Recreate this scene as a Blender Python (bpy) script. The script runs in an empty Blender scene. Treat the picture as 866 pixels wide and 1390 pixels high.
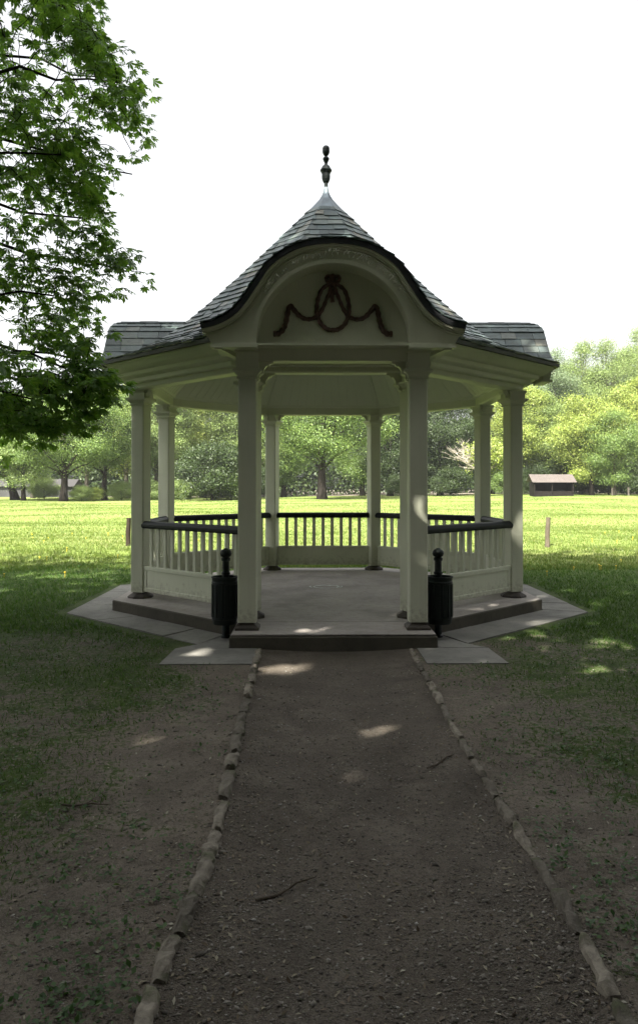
import bpy, bmesh, math, random
import numpy as np
from mathutils import Vector, Matrix

random.seed(7)
rng = np.random.default_rng(7)
R = math.radians
PI = math.pi
scene = bpy.context.scene
COL = scene.collection

# ------------------------------------------------------------------ helpers
class MB:
    """collects shapes; build() links them as ONE mesh object"""
    def __init__(self):
        self.v = []; self.f = []
    def poly(self, pts, faces):
        o = len(self.v)
        self.v.extend([tuple(p) for p in pts])
        self.f.extend([tuple(i + o for i in f) for f in faces])
    def box(self, cx, cy, cz, sx, sy, sz, rot=0.0, bev=0.0):
        hx, hy, hz = sx / 2, sy / 2, sz / 2
        c, s = math.cos(rot), math.sin(rot)
        if bev <= 0:
            ring = [(-hx, -hy), (hx, -hy), (hx, hy), (-hx, hy)]
            prof = [(1, -hz), (1, hz)]
            n = 4
            pts = []
            for k, z in prof:
                for x, y in ring:
                    pts.append((cx + c * x - s * y, cy + s * x + c * y, cz + z))
            fs = [(0, 3, 2, 1), (4, 5, 6, 7)] + [(i, (i + 1) % 4, 4 + (i + 1) % 4, 4 + i) for i in range(4)]
            self.poly(pts, fs); return
        b = bev
        def ring(e):
            x, y = hx - e, hy - e
            return [(-x + b, -y), (x - b, -y), (x, -y + b), (x, y - b), (x - b, y), (-x + b, y), (-x, y - b), (-x, -y + b)]
        pts = []
        for e, z in ((b, -hz), (0, -hz + b), (0, hz - b), (b, hz)):
            for x, y in ring(e):
                pts.append((cx + c * x - s * y, cy + s * x + c * y, cz + z))
        fs = [tuple(range(7, -1, -1)), tuple(range(24, 32))]
        for k in range(3):
            for i in range(8):
                j = (i + 1) % 8
                fs.append((k * 8 + i, k * 8 + j, k * 8 + 8 + j, k * 8 + 8 + i))
        self.poly(pts, fs)
    def lathe(self, prof, n=20, c=(0, 0, 0), phase=0.0, cap=True):
        pts = []
        for r, z in prof:
            for i in range(n):
                a = phase + 2 * PI * i / n
                pts.append((c[0] + r * math.cos(a), c[1] + r * math.sin(a), c[2] + z))
        fs = []
        for k in range(len(prof) - 1):
            for i in range(n):
                j = (i + 1) % n
                fs.append((k * n + i, k * n + j, k * n + n + j, k * n + n + i))
        if cap:
            fs.append(tuple(range(n - 1, -1, -1)))
            fs.append(tuple((len(prof) - 1) * n + i for i in range(n)))
        self.poly(pts, fs)
    def loft_sq(self, prof, rot=0.0, c=(0, 0)):
        self.lathe([(h * math.sqrt(2), z) for h, z in prof], 4, (c[0], c[1], 0), PI / 4 + rot)
    def tube(self, pts, rad, n=6, flat=1.0, ref=(0, 1, 0), cap=True):
        pts = [Vector(p) for p in pts]
        m = len(pts)
        if not hasattr(rad, '__len__'):
            rad = [rad] * m
        vs = []
        for i, p in enumerate(pts):
            t = (pts[min(i + 1, m - 1)] - pts[max(i - 1, 0)])
            if t.length < 1e-9: t = Vector((0, 0, 1))
            t.normalize()
            u = t.cross(Vector(ref))
            if u.length < 0.05: u = t.cross(Vector((1, 0.2, 0.1)))
            u.normalize(); w = t.cross(u)
            for k in range(n):
                a = 2 * PI * k / n
                vs.append(p + (u * math.cos(a) + w * math.sin(a) * flat) * rad[i])
        fs = []
        for i in range(m - 1):
            for k in range(n):
                j = (k + 1) % n
                fs.append((i * n + k, i * n + j, i * n + n + j, i * n + n + k))
        if cap:
            fs.append(tuple(range(n - 1, -1, -1)))
            fs.append(tuple((m - 1) * n + k for k in range(n)))
        self.poly(vs, fs)
    def oct_ring(self, prof, closed=True):
        """octagonal loft; prof = [(apothem, z)]"""
        n = 8; pts = []
        for t, z in prof:
            r = t / math.cos(PI / 8)
            for i in range(8):
                a = PI / 8 + i * PI / 4
                pts.append((r * math.cos(a), r * math.sin(a), z))
        fs = []
        m = len(prof)
        for k in range(m if closed else m - 1):
            k2 = (k + 1) % m
            for i in range(8):
                j = (i + 1) % 8
                fs.append((k * 8 + i, k * 8 + j, k2 * 8 + j, k2 * 8 + i))
        self.poly(pts, fs)
    def slate(self, bl, br, tr, tl, nrm, lift, th):
        """one roofing slate as a thin wedge: bottom edge lifted, top edge tucked in"""
        n = Vector(nrm)
        bl, br, tr, tl = map(Vector, (bl, br, tr, tl))
        o = n * lift; t = n * th; e = n * 0.003
        pts = [bl + o, br + o, tr + e, tl + e, bl + o + t, br + o + t, tr + e + t, tl + e + t]
        self.poly(pts, [(4, 5, 6, 7), (0, 1, 5, 4), (1, 2, 6, 5), (3, 0, 4, 7), (2, 3, 7, 6), (3, 2, 1, 0)])
    def mesh(self, name, smooth=False):
        me = bpy.data.meshes.new(name)
        me.from_pydata(self.v, [], self.f)
        me.update()
        bm = bmesh.new(); bm.from_mesh(me)
        bmesh.ops.recalc_face_normals(bm, faces=bm.faces)
        bm.to_mesh(me); bm.free()
        if smooth:
            for p in me.polygons: p.use_smooth = True
        return me
    def build(self, name, mat, parent=None, loc=(0, 0, 0), rotz=0.0, smooth=False):
        me = self.mesh(name, smooth)
        return link(name, me, mat, parent, loc, rotz)

def link(name, me, mat, parent=None, loc=(0, 0, 0), rotz=0.0):
    if mat is not None and not me.materials: me.materials.append(mat)
    o = bpy.data.objects.new(name, me)
    COL.objects.link(o)
    o.location = loc; o.rotation_euler = (0, 0, rotz)
    if parent is not None: o.parent = parent
    return o

def arr_mesh(name, verts, quads, smooth=False):
    """fast mesh from numpy arrays, quads or triangles"""
    verts = np.asarray(verts, np.float32); quads = np.asarray(quads, np.int32)
    k = quads.shape[1]
    me = bpy.data.meshes.new(name)
    me.vertices.add(len(verts)); me.vertices.foreach_set('co', verts.ravel())
    me.loops.add(quads.size); me.loops.foreach_set('vertex_index', quads.ravel())
    me.polygons.add(len(quads))
    me.polygons.foreach_set('loop_start', np.arange(0, quads.size, k, dtype=np.int32))
    me.polygons.foreach_set('loop_total', np.full(len(quads), k, np.int32))
    if smooth: me.polygons.foreach_set('use_smooth', np.ones(len(quads), bool))
    me.update(calc_edges=True); me.validate()
    return me

def tag(o, label, cat, group=None, kind=None):
    if label: o['label'] = label
    if cat: o['category'] = cat
    if group: o['group'] = group
    if kind: o['kind'] = kind
    return o

def empty(name, loc=(0, 0, 0), rotz=0.0):
    o = bpy.data.objects.new(name, None); COL.objects.link(o)
    o.location = loc; o.rotation_euler = (0, 0, rotz); o.empty_display_size = 0.2
    return o

def structure(o):
    o['kind'] = 'structure'; return o

# ------------------------------------------------------------------ materials
class NT:
    def __init__(self, name):
        self.m = bpy.data.materials.new(name); self.m.use_nodes = True
        self.t = self.m.node_tree; self.t.nodes.clear()
        self.out = self.n('ShaderNodeOutputMaterial')
    def n(self, typ, **kw):
        nd = self.t.nodes.new(typ)
        for k, v in kw.items():
            if hasattr(nd, k) and not isinstance(v, (list, dict)) and k != 'inputs': setattr(nd, k, v)
        return nd
    def l(self, a, b): self.t.links.new(a, b)
    def coord(self, kind='Object'):
        return self.n('ShaderNodeTexCoord').outputs[kind]
    def noise(self, scale, detail=4, rough=0.55, vec=None, dist=0.0):
        nd = self.n('ShaderNodeTexNoise')
        nd.inputs['Scale'].default_value = scale; nd.inputs['Detail'].default_value = detail
        nd.inputs['Roughness'].default_value = rough; nd.inputs['Distortion'].default_value = dist
        if vec is not None: self.l(vec, nd.inputs['Vector'])
        return nd.outputs['Fac']
    def ramp(self, fac, stops):
        nd = self.n('ShaderNodeValToRGB'); cr = nd.color_ramp
        while len(cr.elements) < len(stops): cr.elements.new(0.5)
        for e, (p, c) in zip(cr.elements, stops):
            e.position = p; e.color = (*c, 1) if len(c) == 3 else c
        self.l(fac, nd.inputs['Fac']); return nd.outputs['Color']
    def mix(self, fac, a, b, mode='MIX'):
        nd = self.n('ShaderNodeMixRGB'); nd.blend_type = mode
        for inp, v in zip(nd.inputs, (fac, a, b)):
            if isinstance(v, (int, float)): inp.default_value = v
            elif isinstance(v, tuple): inp.default_value = (*v, 1)
            else: self.l(v, inp)
        return nd.outputs['Color']
    def math(self, op, a, b=0.0):
        nd = self.n('ShaderNodeMath'); nd.operation = op
        for inp, v in zip(nd.inputs, (a, b)):
            if isinstance(v, (int, float)): inp.default_value = v
            else: self.l(v, inp)
        return nd.outputs[0]
    def bump(self, h, strength=0.3, dist=0.01):
        nd = self.n('ShaderNodeBump'); nd.inputs['Strength'].default_value = strength
        nd.inputs['Distance'].default_value = dist
        self.l(h, nd.inputs['Height']); return nd.outputs['Normal']
    def principled(self, color, rough=0.6, normal=None, metal=0.0, spec=0.5):
        p = self.n('ShaderNodeBsdfPrincipled')
        if isinstance(color, tuple): p.inputs['Base Color'].default_value = (*color, 1)
        else: self.l(color, p.inputs['Base Color'])
        if isinstance(rough, (int, float)): p.inputs['Roughness'].default_value = rough
        else: self.l(rough, p.inputs['Roughness'])
        p.inputs['Metallic'].default_value = metal
        p.inputs['Specular IOR Level'].default_value = spec
        if normal is not None: self.l(normal, p.inputs['Normal'])
        return p.outputs[0]
    def done(self, sh):
        self.l(sh, self.out.inputs['Surface']); return self.m

def island_random(n):
    return n.n('ShaderNodeNewGeometry').outputs['Random Per Island']

def mat_paint(name, col, dirt=0.35):
    n = NT(name); co = n.coord()
    a = n.noise(1.3, 5, 0.6, co); b = n.noise(22, 4, 0.7, co)
    mp = n.n('ShaderNodeMapping'); mp.inputs['Scale'].default_value = (28, 28, 1.4); n.l(co, mp.inputs['Vector'])
    g = n.noise(1.0, 4, 0.6, mp.outputs[0])
    c = n.mix(n.ramp(a, [(0.42, (0, 0, 0)), (0.72, (dirt,) * 3)]), col, tuple(x * y for x, y in zip(col, (0.72, 0.74, 0.66))))
    c = n.mix(n.ramp(g, [(0.52, (0, 0, 0)), (0.75, (dirt * 0.6,) * 3)]), c, tuple(x * 0.7 for x in col))
    c = n.mix(n.ramp(b, [(0.66, (0, 0, 0)), (0.74, (0.25,) * 3)]), c, (0.22, 0.2, 0.15))
    sz = n.n('ShaderNodeSeparateXYZ'); n.l(n.n('ShaderNodeNewGeometry').outputs['Position'], sz.inputs[0])
    low = n.n('ShaderNodeMapRange'); low.inputs['From Min'].default_value = 0.62; low.inputs['From Max'].default_value = 0.16; n.l(sz.outputs[2], low.inputs['Value'])
    sp = n.ramp(n.math('ADD', n.math('MULTIPLY', low.outputs[0], 0.45), n.math('MULTIPLY', b, 0.75)), [(0.64, (0, 0, 0)), (0.88, (0.55,) * 3)])
    c = n.mix(sp, c, (0.17, 0.14, 0.10))
    return n.done(n.principled(c, 0.5, n.bump(g, 0.12, 0.004), spec=0.35))

def mat_slate():
    n = NT('weathered_slate'); co = n.coord()
    r = island_random(n)
    c = n.ramp(r, [(0.0, (0.035, 0.052, 0.055)), (0.35, (0.062, 0.092, 0.096)), (0.7, (0.095, 0.125, 0.124)), (0.88, (0.13, 0.145, 0.13)), (1.0, (0.17, 0.15, 0.115))])
    ns = n.noise(9, 6, 0.7, co)
    c = n.mix(n.ramp(ns, [(0.4, (0, 0, 0)), (0.7, (0.7,) * 3)]), c, (0.055, 0.07, 0.055))
    nl = n.noise(38, 3, 0.6, co)
    c = n.mix(n.ramp(nl, [(0.64, (0, 0, 0)), (0.72, (0.45,) * 3)]), c, (0.22, 0.22, 0.17))
    return n.done(n.principled(c, 0.42, n.bump(nl, 0.5, 0.004), spec=0.5))

def mat_simple(name, col, rough=0.6, var=0.3, scale=6, bump=0.15, metal=0.0, spec=0.5):
    n = NT(name); co = n.coord()
    a = n.noise(scale, 6, 0.65, co)
    c = n.mix(n.ramp(a, [(0.3, (0, 0, 0)), (0.7, (1, 1, 1))]), tuple(x * (1 - var) for x in col), tuple(min(1, x * (1 + var)) for x in col))
    b = n.noise(scale * 9, 4, 0.6, co)
    return n.done(n.principled(c, rough, n.bump(b, bump, 0.006), metal, spec))

def mat_concrete(name, base, bumpy=0.35):
    n = NT(name); co = n.coord()
    a = n.noise(1.6, 6, 0.62, co); b = n.noise(14, 5, 0.7, co); f = n.noise(120, 2, 0.5, co)
    c = n.ramp(a, [(0.3, tuple(x * 0.62 for x in base)), (0.5, base), (0.7, tuple(x * 1.22 for x in base))])
    c = n.mix(n.ramp(b, [(0.5, (0, 0, 0)), (0.7, (0.55,) * 3)]), c, tuple(x * 0.55 for x in base))
    c = n.mix(n.ramp(f, [(0.62, (0, 0, 0)), (0.7, (0.35,) * 3)]), c, tuple(min(1, x * 1.7) for x in base))
    return n.done(n.principled(c, 0.85, n.bump(n.mix(0.5, b, f), bumpy, 0.008), spec=0.25))

def mat_leaf(name, stops, trans=0.35, tcol=None, rough=0.5, spec=0.35):
    n = NT(name)
    r = island_random(n)
    c = n.ramp(r, stops)
    p = n.principled(c, rough, spec=spec)
    t = n.n('ShaderNodeBsdfTranslucent')
    n.l(n.mix(1.0, c, tcol or (1.25, 1.3, 0.55), 'MULTIPLY'), t.inputs['Color'])
    mx = n.n('ShaderNodeMixShader'); mx.inputs[0].default_value = trans
    n.l(p, mx.inputs[1]); n.l(t.outputs[0], mx.inputs[2])
    return n.done(mx.outputs[0])

def mat_bark(name, col, scale=5):
    n = NT(name); co = n.coord()
    mp = n.n('ShaderNodeMapping'); mp.inputs['Scale'].default_value = (1, 1, 0.22); n.l(co, mp.inputs['Vector'])
    a = n.noise(scale, 6, 0.7, mp.outputs[0])
    c = n.ramp(a, [(0.3, tuple(x * 0.45 for x in col)), (0.7, tuple(x * 1.4 for x in col))])
    return n.done(n.principled(c, 0.9, n.bump(a, 0.6, 0.03), spec=0.15))

M = {}
M['paint'] = mat_paint('cream_paint', (0.60, 0.615, 0.49))
M['ceil'] = mat_paint('ceiling_paint', (0.64, 0.66, 0.55), 0.2)
M['slate'] = mat_slate()
M['edge'] = mat_simple('tarred_edge', (0.016, 0.018, 0.021), 0.55, 0.4)
M['lead'] = mat_simple('lead_sheet', (0.16, 0.19, 0.21), 0.42, 0.3, 5, 0.1, 0.6)
M['iron'] = mat_simple('dark_green_iron', (0.006, 0.011, 0.010), 0.5, 0.45, 7, 0.1, spec=0.3)
M['rail'] = mat_simple('black_gloss_paint', (0.005, 0.008, 0.009), 0.5, 0.3, 5, 0.05, spec=0.22)
M['foot'] = mat_simple('brown_stone_foot', (0.055, 0.045, 0.035), 0.75, 0.4, 14, 0.4)
M['orn'] = mat_simple('brown_painted_carving', (0.085, 0.042, 0.030), 0.6, 0.4, 14, 0.4)
M['letter'] = mat_simple('carved_letters', (0.34, 0.35, 0.27), 0.6, 0.15)
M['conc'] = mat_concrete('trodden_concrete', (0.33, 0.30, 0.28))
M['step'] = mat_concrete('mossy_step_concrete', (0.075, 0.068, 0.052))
M['pave'] = mat_concrete('paving_slab', (0.205, 0.198, 0.18), 0.3)
M['chalk'] = mat_simple('chalk', (0.62, 0.66, 0.63), 0.9, 0.2, 30)
def mat_stone():
    n = NT('kerb_sandstone'); co = n.coord()
    rnd = n.n('ShaderNodeObjectInfo').outputs['Random']
    base = n.ramp(rnd, [(0, (0.12, 0.108, 0.09)), (0.5, (0.19, 0.17, 0.14)), (1, (0.28, 0.25, 0.205))])
    a = n.noise(14, 6, 0.7, co); f = n.noise(60, 4, 0.7, co); m = n.noise(6, 4, 0.6, co)
    c = n.mix(n.ramp(a, [(0.42, (0, 0, 0)), (0.62, (0.7,) * 3)]), base, (0.085, 0.075, 0.06))
    c = n.mix(n.ramp(m, [(0.55, (0, 0, 0)), (0.66, (0.6,) * 3)]), c, (0.06, 0.075, 0.03))
    c = n.mix(n.ramp(f, [(0.6, (0, 0, 0)), (0.7, (0.5,) * 3)]), c, (0.30, 0.28, 0.24))
    return n.done(n.principled(c, 0.95, n.bump(n.mix(0.5, a, f), 0.8, 0.012), spec=0.15))
M['stone'] = mat_stone()
M['stone_plain'] = mat_simple('kerb_sandstone', (0.21, 0.19, 0.16), 0.95, 0.55, 14, 1.0, spec=0.15)
M['wood'] = mat_bark('grey_stake_wood', (0.095, 0.078, 0.058), 12)
M['barnwood'] = mat_bark('shaded_barn_boards', (0.008, 0.006, 0.005), 8)  # near black: shade inside the open shed is put into the colour
M['barnroof'] = mat_simple('pale_sheet_roof', (0.075, 0.062, 0.056), 0.7, 0.2, 2)
M['wall'] = mat_simple('pale_render', (0.03, 0.03, 0.03), 0.9, 0.3, 1)
M['bark'] = mat_bark('crown_shaded_bark', (0.02, 0.016, 0.013))  # darkened so the colour carries the crown's shade on the trunk
M['barkg'] = mat_bark('grey_bark', (0.07, 0.06, 0.05))
M['barkp'] = mat_bark('pale_twigs', (0.27, 0.24, 0.20))
M['stakedark'] = mat_bark('dark_stake_wood', (0.028, 0.021, 0.015), 12)
G = lambda *c: tuple(c)
M['chest'] = mat_leaf('chestnut_leaf', [(0, G(0.085, 0.185, 0.05)), (0.5, G(0.125, 0.24, 0.065)), (1, G(0.18, 0.29, 0.08))], 0.5, (1.5, 1.5, 0.5), 0.34, 0.5)
M['canopy'] = mat_leaf('park_tree_leaf', [(0, G(0.03, 0.075, 0.02)), (1, G(0.05, 0.11, 0.025))], 0.3, (1.3, 1.4, 0.5))
M['lf_mid'] = mat_leaf('leaf_mid_green', [(0, G(0.055, 0.095, 0.022)), (0.6, G(0.09, 0.145, 0.030)), (1, G(0.145, 0.195, 0.045))], 0.22)
M['lf_yel'] = mat_leaf('leaf_spring_yellow', [(0, G(0.105, 0.145, 0.026)), (0.6, G(0.175, 0.225, 0.040)), (1, G(0.28, 0.31, 0.07))], 0.22)
M['lf_pale'] = mat_leaf('leaf_pale_green', [(0, G(0.085, 0.13, 0.036)), (0.6, G(0.135, 0.19, 0.05)), (1, G(0.21, 0.26, 0.09))], 0.22)
M['lf_dark'] = mat_leaf('leaf_dark_green', [(0, G(0.016, 0.029, 0.008)), (0.6, G(0.026, 0.045, 0.011)), (1, G(0.048, 0.07, 0.017))], 0.22, (1.2, 1.2, 0.6))
M['lf_blue'] = mat_leaf('leaf_grey_green', [(0, G(0.08, 0.125, 0.065)), (0.6, G(0.125, 0.175, 0.085)), (1, G(0.22, 0.26, 0.16))], 0.35)
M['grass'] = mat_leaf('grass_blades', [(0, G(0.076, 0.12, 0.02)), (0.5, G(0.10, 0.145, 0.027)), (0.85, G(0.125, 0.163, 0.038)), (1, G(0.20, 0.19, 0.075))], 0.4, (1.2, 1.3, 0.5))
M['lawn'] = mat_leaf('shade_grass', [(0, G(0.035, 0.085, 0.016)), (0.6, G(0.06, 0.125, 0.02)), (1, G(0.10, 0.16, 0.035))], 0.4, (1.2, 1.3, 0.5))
M['weed'] = mat_leaf('seedling_leaf', [(0, G(0.035, 0.08, 0.025)), (0.6, G(0.06, 0.12, 0.035)), (1, G(0.12, 0.17, 0.08))], 0.3)
M['litter'] = mat_leaf('dry_litter', [(0, G(0.07, 0.05, 0.03)), (0.55, G(0.16, 0.12, 0.075)), (0.9, G(0.28, 0.25, 0.17)), (1, G(0.4, 0.38, 0.3))], 0.1, (1, 1, 1))
M['flower'] = mat_simple('yellow_petal', (0.62, 0.45, 0.02), 0.6, 0.2)

def mat_gravel():
    n = NT('gravel_chips')
    c = n.ramp(island_random(n), [(0, (0.085, 0.076, 0.065)), (0.6, (0.165, 0.148, 0.125)), (0.93, (0.26, 0.24, 0.21)), (1, (0.36, 0.345, 0.32))])
    return n.done(n.principled(c, 0.9, spec=0.2))
M['gravel'] = mat_gravel()

def mat_ground(name, path=False):
    n = NT(name); co = n.coord('Object')
    big = n.noise(0.55, 5, 0.6, co); mid = n.noise(3.2, 6, 0.66, co, 0.4); fine = n.noise(30, 5, 0.7, co); grit = n.noise(150, 3, 0.6, co)
    soil = n.ramp(mid, [(0.3, (0.088, 0.073, 0.057)), (0.5, (0.150, 0.127, 0.102)), (0.68, (0.215, 0.186, 0.15))])
    soil = n.mix(n.ramp(big, [(0.4, (0, 0, 0)), (0.7, (0.5,) * 3)]), soil, (0.19, 0.155, 0.12))
    soil = n.mix(n.ramp(fine, [(0.5, (0, 0, 0)), (0.72, (0.6,) * 3)]), soil, (0.032, 0.027, 0.023))
    soil = n.mix(n.ramp(grit, [(0.56, (0, 0, 0)), (0.68, (0.7,) * 3)]), soil, (0.23, 0.215, 0.19))
    soil = n.mix(n.ramp(n.noise(75, 4, 0.75, co), [(0.34, (0.75,) * 3), (0.46, (0, 0, 0))]), soil, (0.025, 0.022, 0.018))
    if path:
        hmix = n.mix(0.5, fine, grit)
        return n.done(n.principled(n.mix(n.ramp(n.noise(1.1, 4, 0.6, co, 0.6), [(0.42, (0, 0, 0)), (0.66, (0.5,) * 3)]), soil, (0.095, 0.082, 0.068)), 0.92, n.bump(hmix, 1.0, 0.035), spec=0.2))
    at = n.n('ShaderNodeAttribute'); at.attribute_name = 'cover'
    sep = n.n('ShaderNodeSeparateColor'); n.l(at.outputs['Color'], sep.inputs[0])
    cov = n.math('ADD', sep.outputs[0], n.math('MULTIPLY', n.math('SUBTRACT', mid, 0.5), 1.3))
    cov = n.math('ADD', cov, n.math('MULTIPLY', n.math('SUBTRACT', fine, 0.5), 1.7))
    covm = n.ramp(cov, [(0.42, (0, 0, 0)), (0.62, (1, 1, 1))])
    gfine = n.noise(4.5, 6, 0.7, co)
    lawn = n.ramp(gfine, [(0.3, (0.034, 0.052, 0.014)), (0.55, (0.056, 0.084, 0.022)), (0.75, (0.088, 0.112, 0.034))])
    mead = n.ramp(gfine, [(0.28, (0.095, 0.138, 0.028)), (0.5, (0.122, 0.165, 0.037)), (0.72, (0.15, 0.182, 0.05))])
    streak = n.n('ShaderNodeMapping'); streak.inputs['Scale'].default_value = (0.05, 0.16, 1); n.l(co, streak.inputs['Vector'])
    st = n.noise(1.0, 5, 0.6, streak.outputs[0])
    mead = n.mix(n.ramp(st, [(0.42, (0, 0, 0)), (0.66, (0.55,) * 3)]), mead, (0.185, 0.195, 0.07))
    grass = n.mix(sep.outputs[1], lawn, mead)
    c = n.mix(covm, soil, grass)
    hmix = n.mix(0.5, fine, grit)
    return n.done(n.principled(c, 0.92, n.bump(hmix, 0.7, 0.02), spec=0.15))
M['path'] = mat_ground('trodden_earth', True)
M['ground'] = mat_ground('meadow_and_earth')

# ------------------------------------------------------------------ ground
KX, KY, KROT = 0.10, 10.80, R(0.7)
LEFT = [(-3, -0.50), (2.2, -0.515), (2.55, -0.508), (2.8, -0.476), (3.1, -0.467), (3.45, -0.47), (3.9, -0.485), (4.5, -0.501), (5.2, -0.523), (6.0, -0.541), (7.45, -0.574)]
RIGHT = [(-3, 0.90), (2.2, 0.90), (2.63, 0.907), (2.95, 0.917), (3.38, 0.937), (3.86, 0.92), (4.45, 0.89), (5.2, 0.882), (6.0, 0.884), (7.45, 0.879)]
def lerp_tab(tab, y):
    return np.interp(y, [p[0] for p in tab], [p[1] for p in tab])

def gh(x, y):
    """ground height"""
    x = np.asarray(x, float); y = np.asarray(y, float)
    d = np.hypot(x - KX, y - KY)
    k = np.clip((d - 4.0) / 3.0, 0, 1)
    h = 0.016 * np.sin(1.9 * x + 0.7 * y) + 0.012 * np.sin(2.7 * y - 1.1 * x + 1.3) + 0.008 * np.sin(5.1 * x + 3.7 * y)
    far = np.clip((y - 16) / 20, 0, 1)
    h2 = far * (0.07 * np.sin(0.31 * x + 0.23 * y) + 0.05 * np.sin(0.53 * y - 0.17 * x + 2))
    s = np.clip((y - 45) / 65, 0, 1); s = s * s * (3 - 2 * s)
    rise = 0.55 * s * np.clip(0.35 + x / 40, 0, 1)
    return (h - 0.02) * k * np.clip(1.2 - far, 0.2, 1) + h2 + rise

def grid_coords():
    u = np.concatenate([-np.geomspace(300, 14, 16), np.linspace(-13, -4.4, 30), np.linspace(-4.2, -0.8, 46), np.linspace(-0.7, 0.9, 34),
                        np.linspace(1.0, 4.4, 46), np.linspace(4.6, 13, 30), np.geomspace(14, 300, 16)])
    v = np.concatenate([-np.geomspace(120, 4, 8), np.linspace(-3, 1.6, 16), np.linspace(1.7, 7.4, 120), np.linspace(7.48, 16, 90), np.linspace(16.3, 40, 60), np.geomspace(42, 420, 40)])
    return u, v
U, V = grid_coords()
def warp(u, v):
    yl = np.clip(v, -3, 7.45)
    dl = lerp_tab(LEFT, yl) + 0.7; dr = lerp_tab(RIGHT, yl) - 0.9
    w = np.clip((u + 0.7) / 1.6, 0, 1)
    shift = dl * (1 - w) + dr * w
    fall = np.clip(1 - (np.maximum(-0.7 - u, 0) + np.maximum(u - 0.9, 0)) / 1.5, 0, 1)
    return u + shift * fall
UU, VV = np.meshgrid(U, V)
XX = warp(UU, VV); ZZ = gh(XX, VV)
inpath = (UU >= -0.701) & (UU <= 0.901) & (VV <= 7.401)
nv, nu = UU.shape
idx = np.arange(nv * nu).reshape(nv, nu)
quads = np.stack([idx[:-1, :-1], idx[:-1, 1:], idx[1:, 1:], idx[1:, :-1]], -1).reshape(-1, 4)
cu = (UU[:-1, :-1] + UU[:-1, 1:]).ravel() / 2; cv = (VV[:-1, :-1] + VV[1:, :-1]).ravel() / 2
pm = (cu > -0.7) & (cu < 0.9) & (cv < 7.4) & (cv > -3.05)
def smooth(a, b, x):
    t = np.clip((x - a) / (b - a), 0, 1); return t * t * (3 - 2 * t)
def cover(x, y):
    """how much grass grows: worn bare beside the path, thicker away from it"""
    side = np.where(x < 0.2, -0.55 - x, x - 0.9)
    c = 0.24 + 0.42 * smooth(0.05, 1.1, side) * np.where(x > 0, 1.0, 0.62 + 0.35 * smooth(4.5, 7, y)) + 0.62 * smooth(7.6, 10.6, y + 0.55 * np.maximum(side - 2.4, 0))
    c += 0.12 * np.sin(2.1 * x + 1.3 * y) * np.sin(1.7 * y - 0.6 * x)
    return np.clip(c, 0, 1.3)
def submesh(name, mask, mat, cov=False):
    q = quads[mask]; used, inv = np.unique(q, return_inverse=True)
    P = np.stack([XX.ravel(), VV.ravel(), ZZ.ravel()], -1)[used]
    if not cov:   # the path is trodden a little lower in the middle
        um = UU.ravel()[used]; P[:, 2] -= 0.028 * np.clip(1 - ((um - 0.1) / 0.8) ** 2, 0, 1)
    me = arr_mesh(name, P, inv.reshape(-1, 4), True)
    if cov:
        a = me.attributes.new('cover', 'FLOAT_COLOR', 'POINT')
        c = np.zeros((len(P), 4), np.float32); c[:, 3] = 1
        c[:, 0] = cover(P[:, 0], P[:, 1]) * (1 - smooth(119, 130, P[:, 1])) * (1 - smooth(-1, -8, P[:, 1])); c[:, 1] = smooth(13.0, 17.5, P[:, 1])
        a.data.foreach_set('color', c.ravel())
    return structure(link(name, me, mat))
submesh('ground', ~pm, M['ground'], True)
submesh('path', pm, M['path'])

# ------------------------------------------------------------------ pavilion
K = empty('pavilion', (KX, KY, 0), KROT)
tag(K, 'cream octagonal garden pavilion with grey slate roof and arched porch gable', 'pavilion')
AP, HB = 2.42, 0.88          # apothem and half side of the post octagon
FZ = 0.14
def prof(t):
    return np.interp(t, [0, 0.34, 0.75, 1.15, 1.5, 1.82, 2.1, 2.35, 2.65, 2.92], [5.72, 5.335, 4.875, 4.435, 4.065, 3.745, 3.50, 3.345, 3.205, 3.115])
NRM = [(math.cos(i * PI / 4), math.sin(i * PI / 4)) for i in range(8)]
def cone(x, y):
    return float(prof(max(n[0] * x + n[1] * y for n in NRM)))

# floor
b = MB()
b.poly([(2.708 / math.cos(PI / 8) * math.cos(PI / 8 + i * PI / 4), 2.708 / math.cos(PI / 8) * math.sin(PI / 8 + i * PI / 4), FZ) for i in range(8)], [tuple(range(8))])
fl = b.build('floor', M['conc'], K)
b = MB(); b.oct_ring([(2.72, -0.05), (2.72, FZ - 0.012), (2.708, FZ)], False)
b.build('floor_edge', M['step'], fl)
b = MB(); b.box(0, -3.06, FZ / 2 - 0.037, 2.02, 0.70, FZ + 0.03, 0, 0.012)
st = b.build('entrance_step', M['step'], K)
b = MB(); b.box(0, -3.055, FZ - 0.008, 1.99, 0.685, 0.016, 0, 0.006)
b.build('step_top', M['conc'], st)
# chalk ring on the floor
b = MB()
for k in range(5):
    a0 = random.uniform(0, 2 * PI); r = random.uniform(0.14, 0.24)
    pts = []
    for i in range(22):
        a = a0 + i * 0.25
        pts.append((r * math.cos(a) * 1.1 + random.uniform(-.012, .012), r * math.sin(a) * 0.9 + random.uniform(-.012, .012), 0))
    for i in range(21):
        if random.random() < 0.3: continue
        p, q = Vector(pts[i]), Vector(pts[i + 1]); d = (q - p).normalized(); w = Vector((-d.y, d.x, 0)) * random.uniform(0.004, 0.011)
        zz = Vector((0, 0, 0.002 + 0.0005 * k))
        b.poly([p - w + zz, q - w + zz, q + w + zz, p + w + zz], [(0, 1, 2, 3)])
b.build('chalk_mark', M['chalk'], K, (0, 0.12, FZ))

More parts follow.
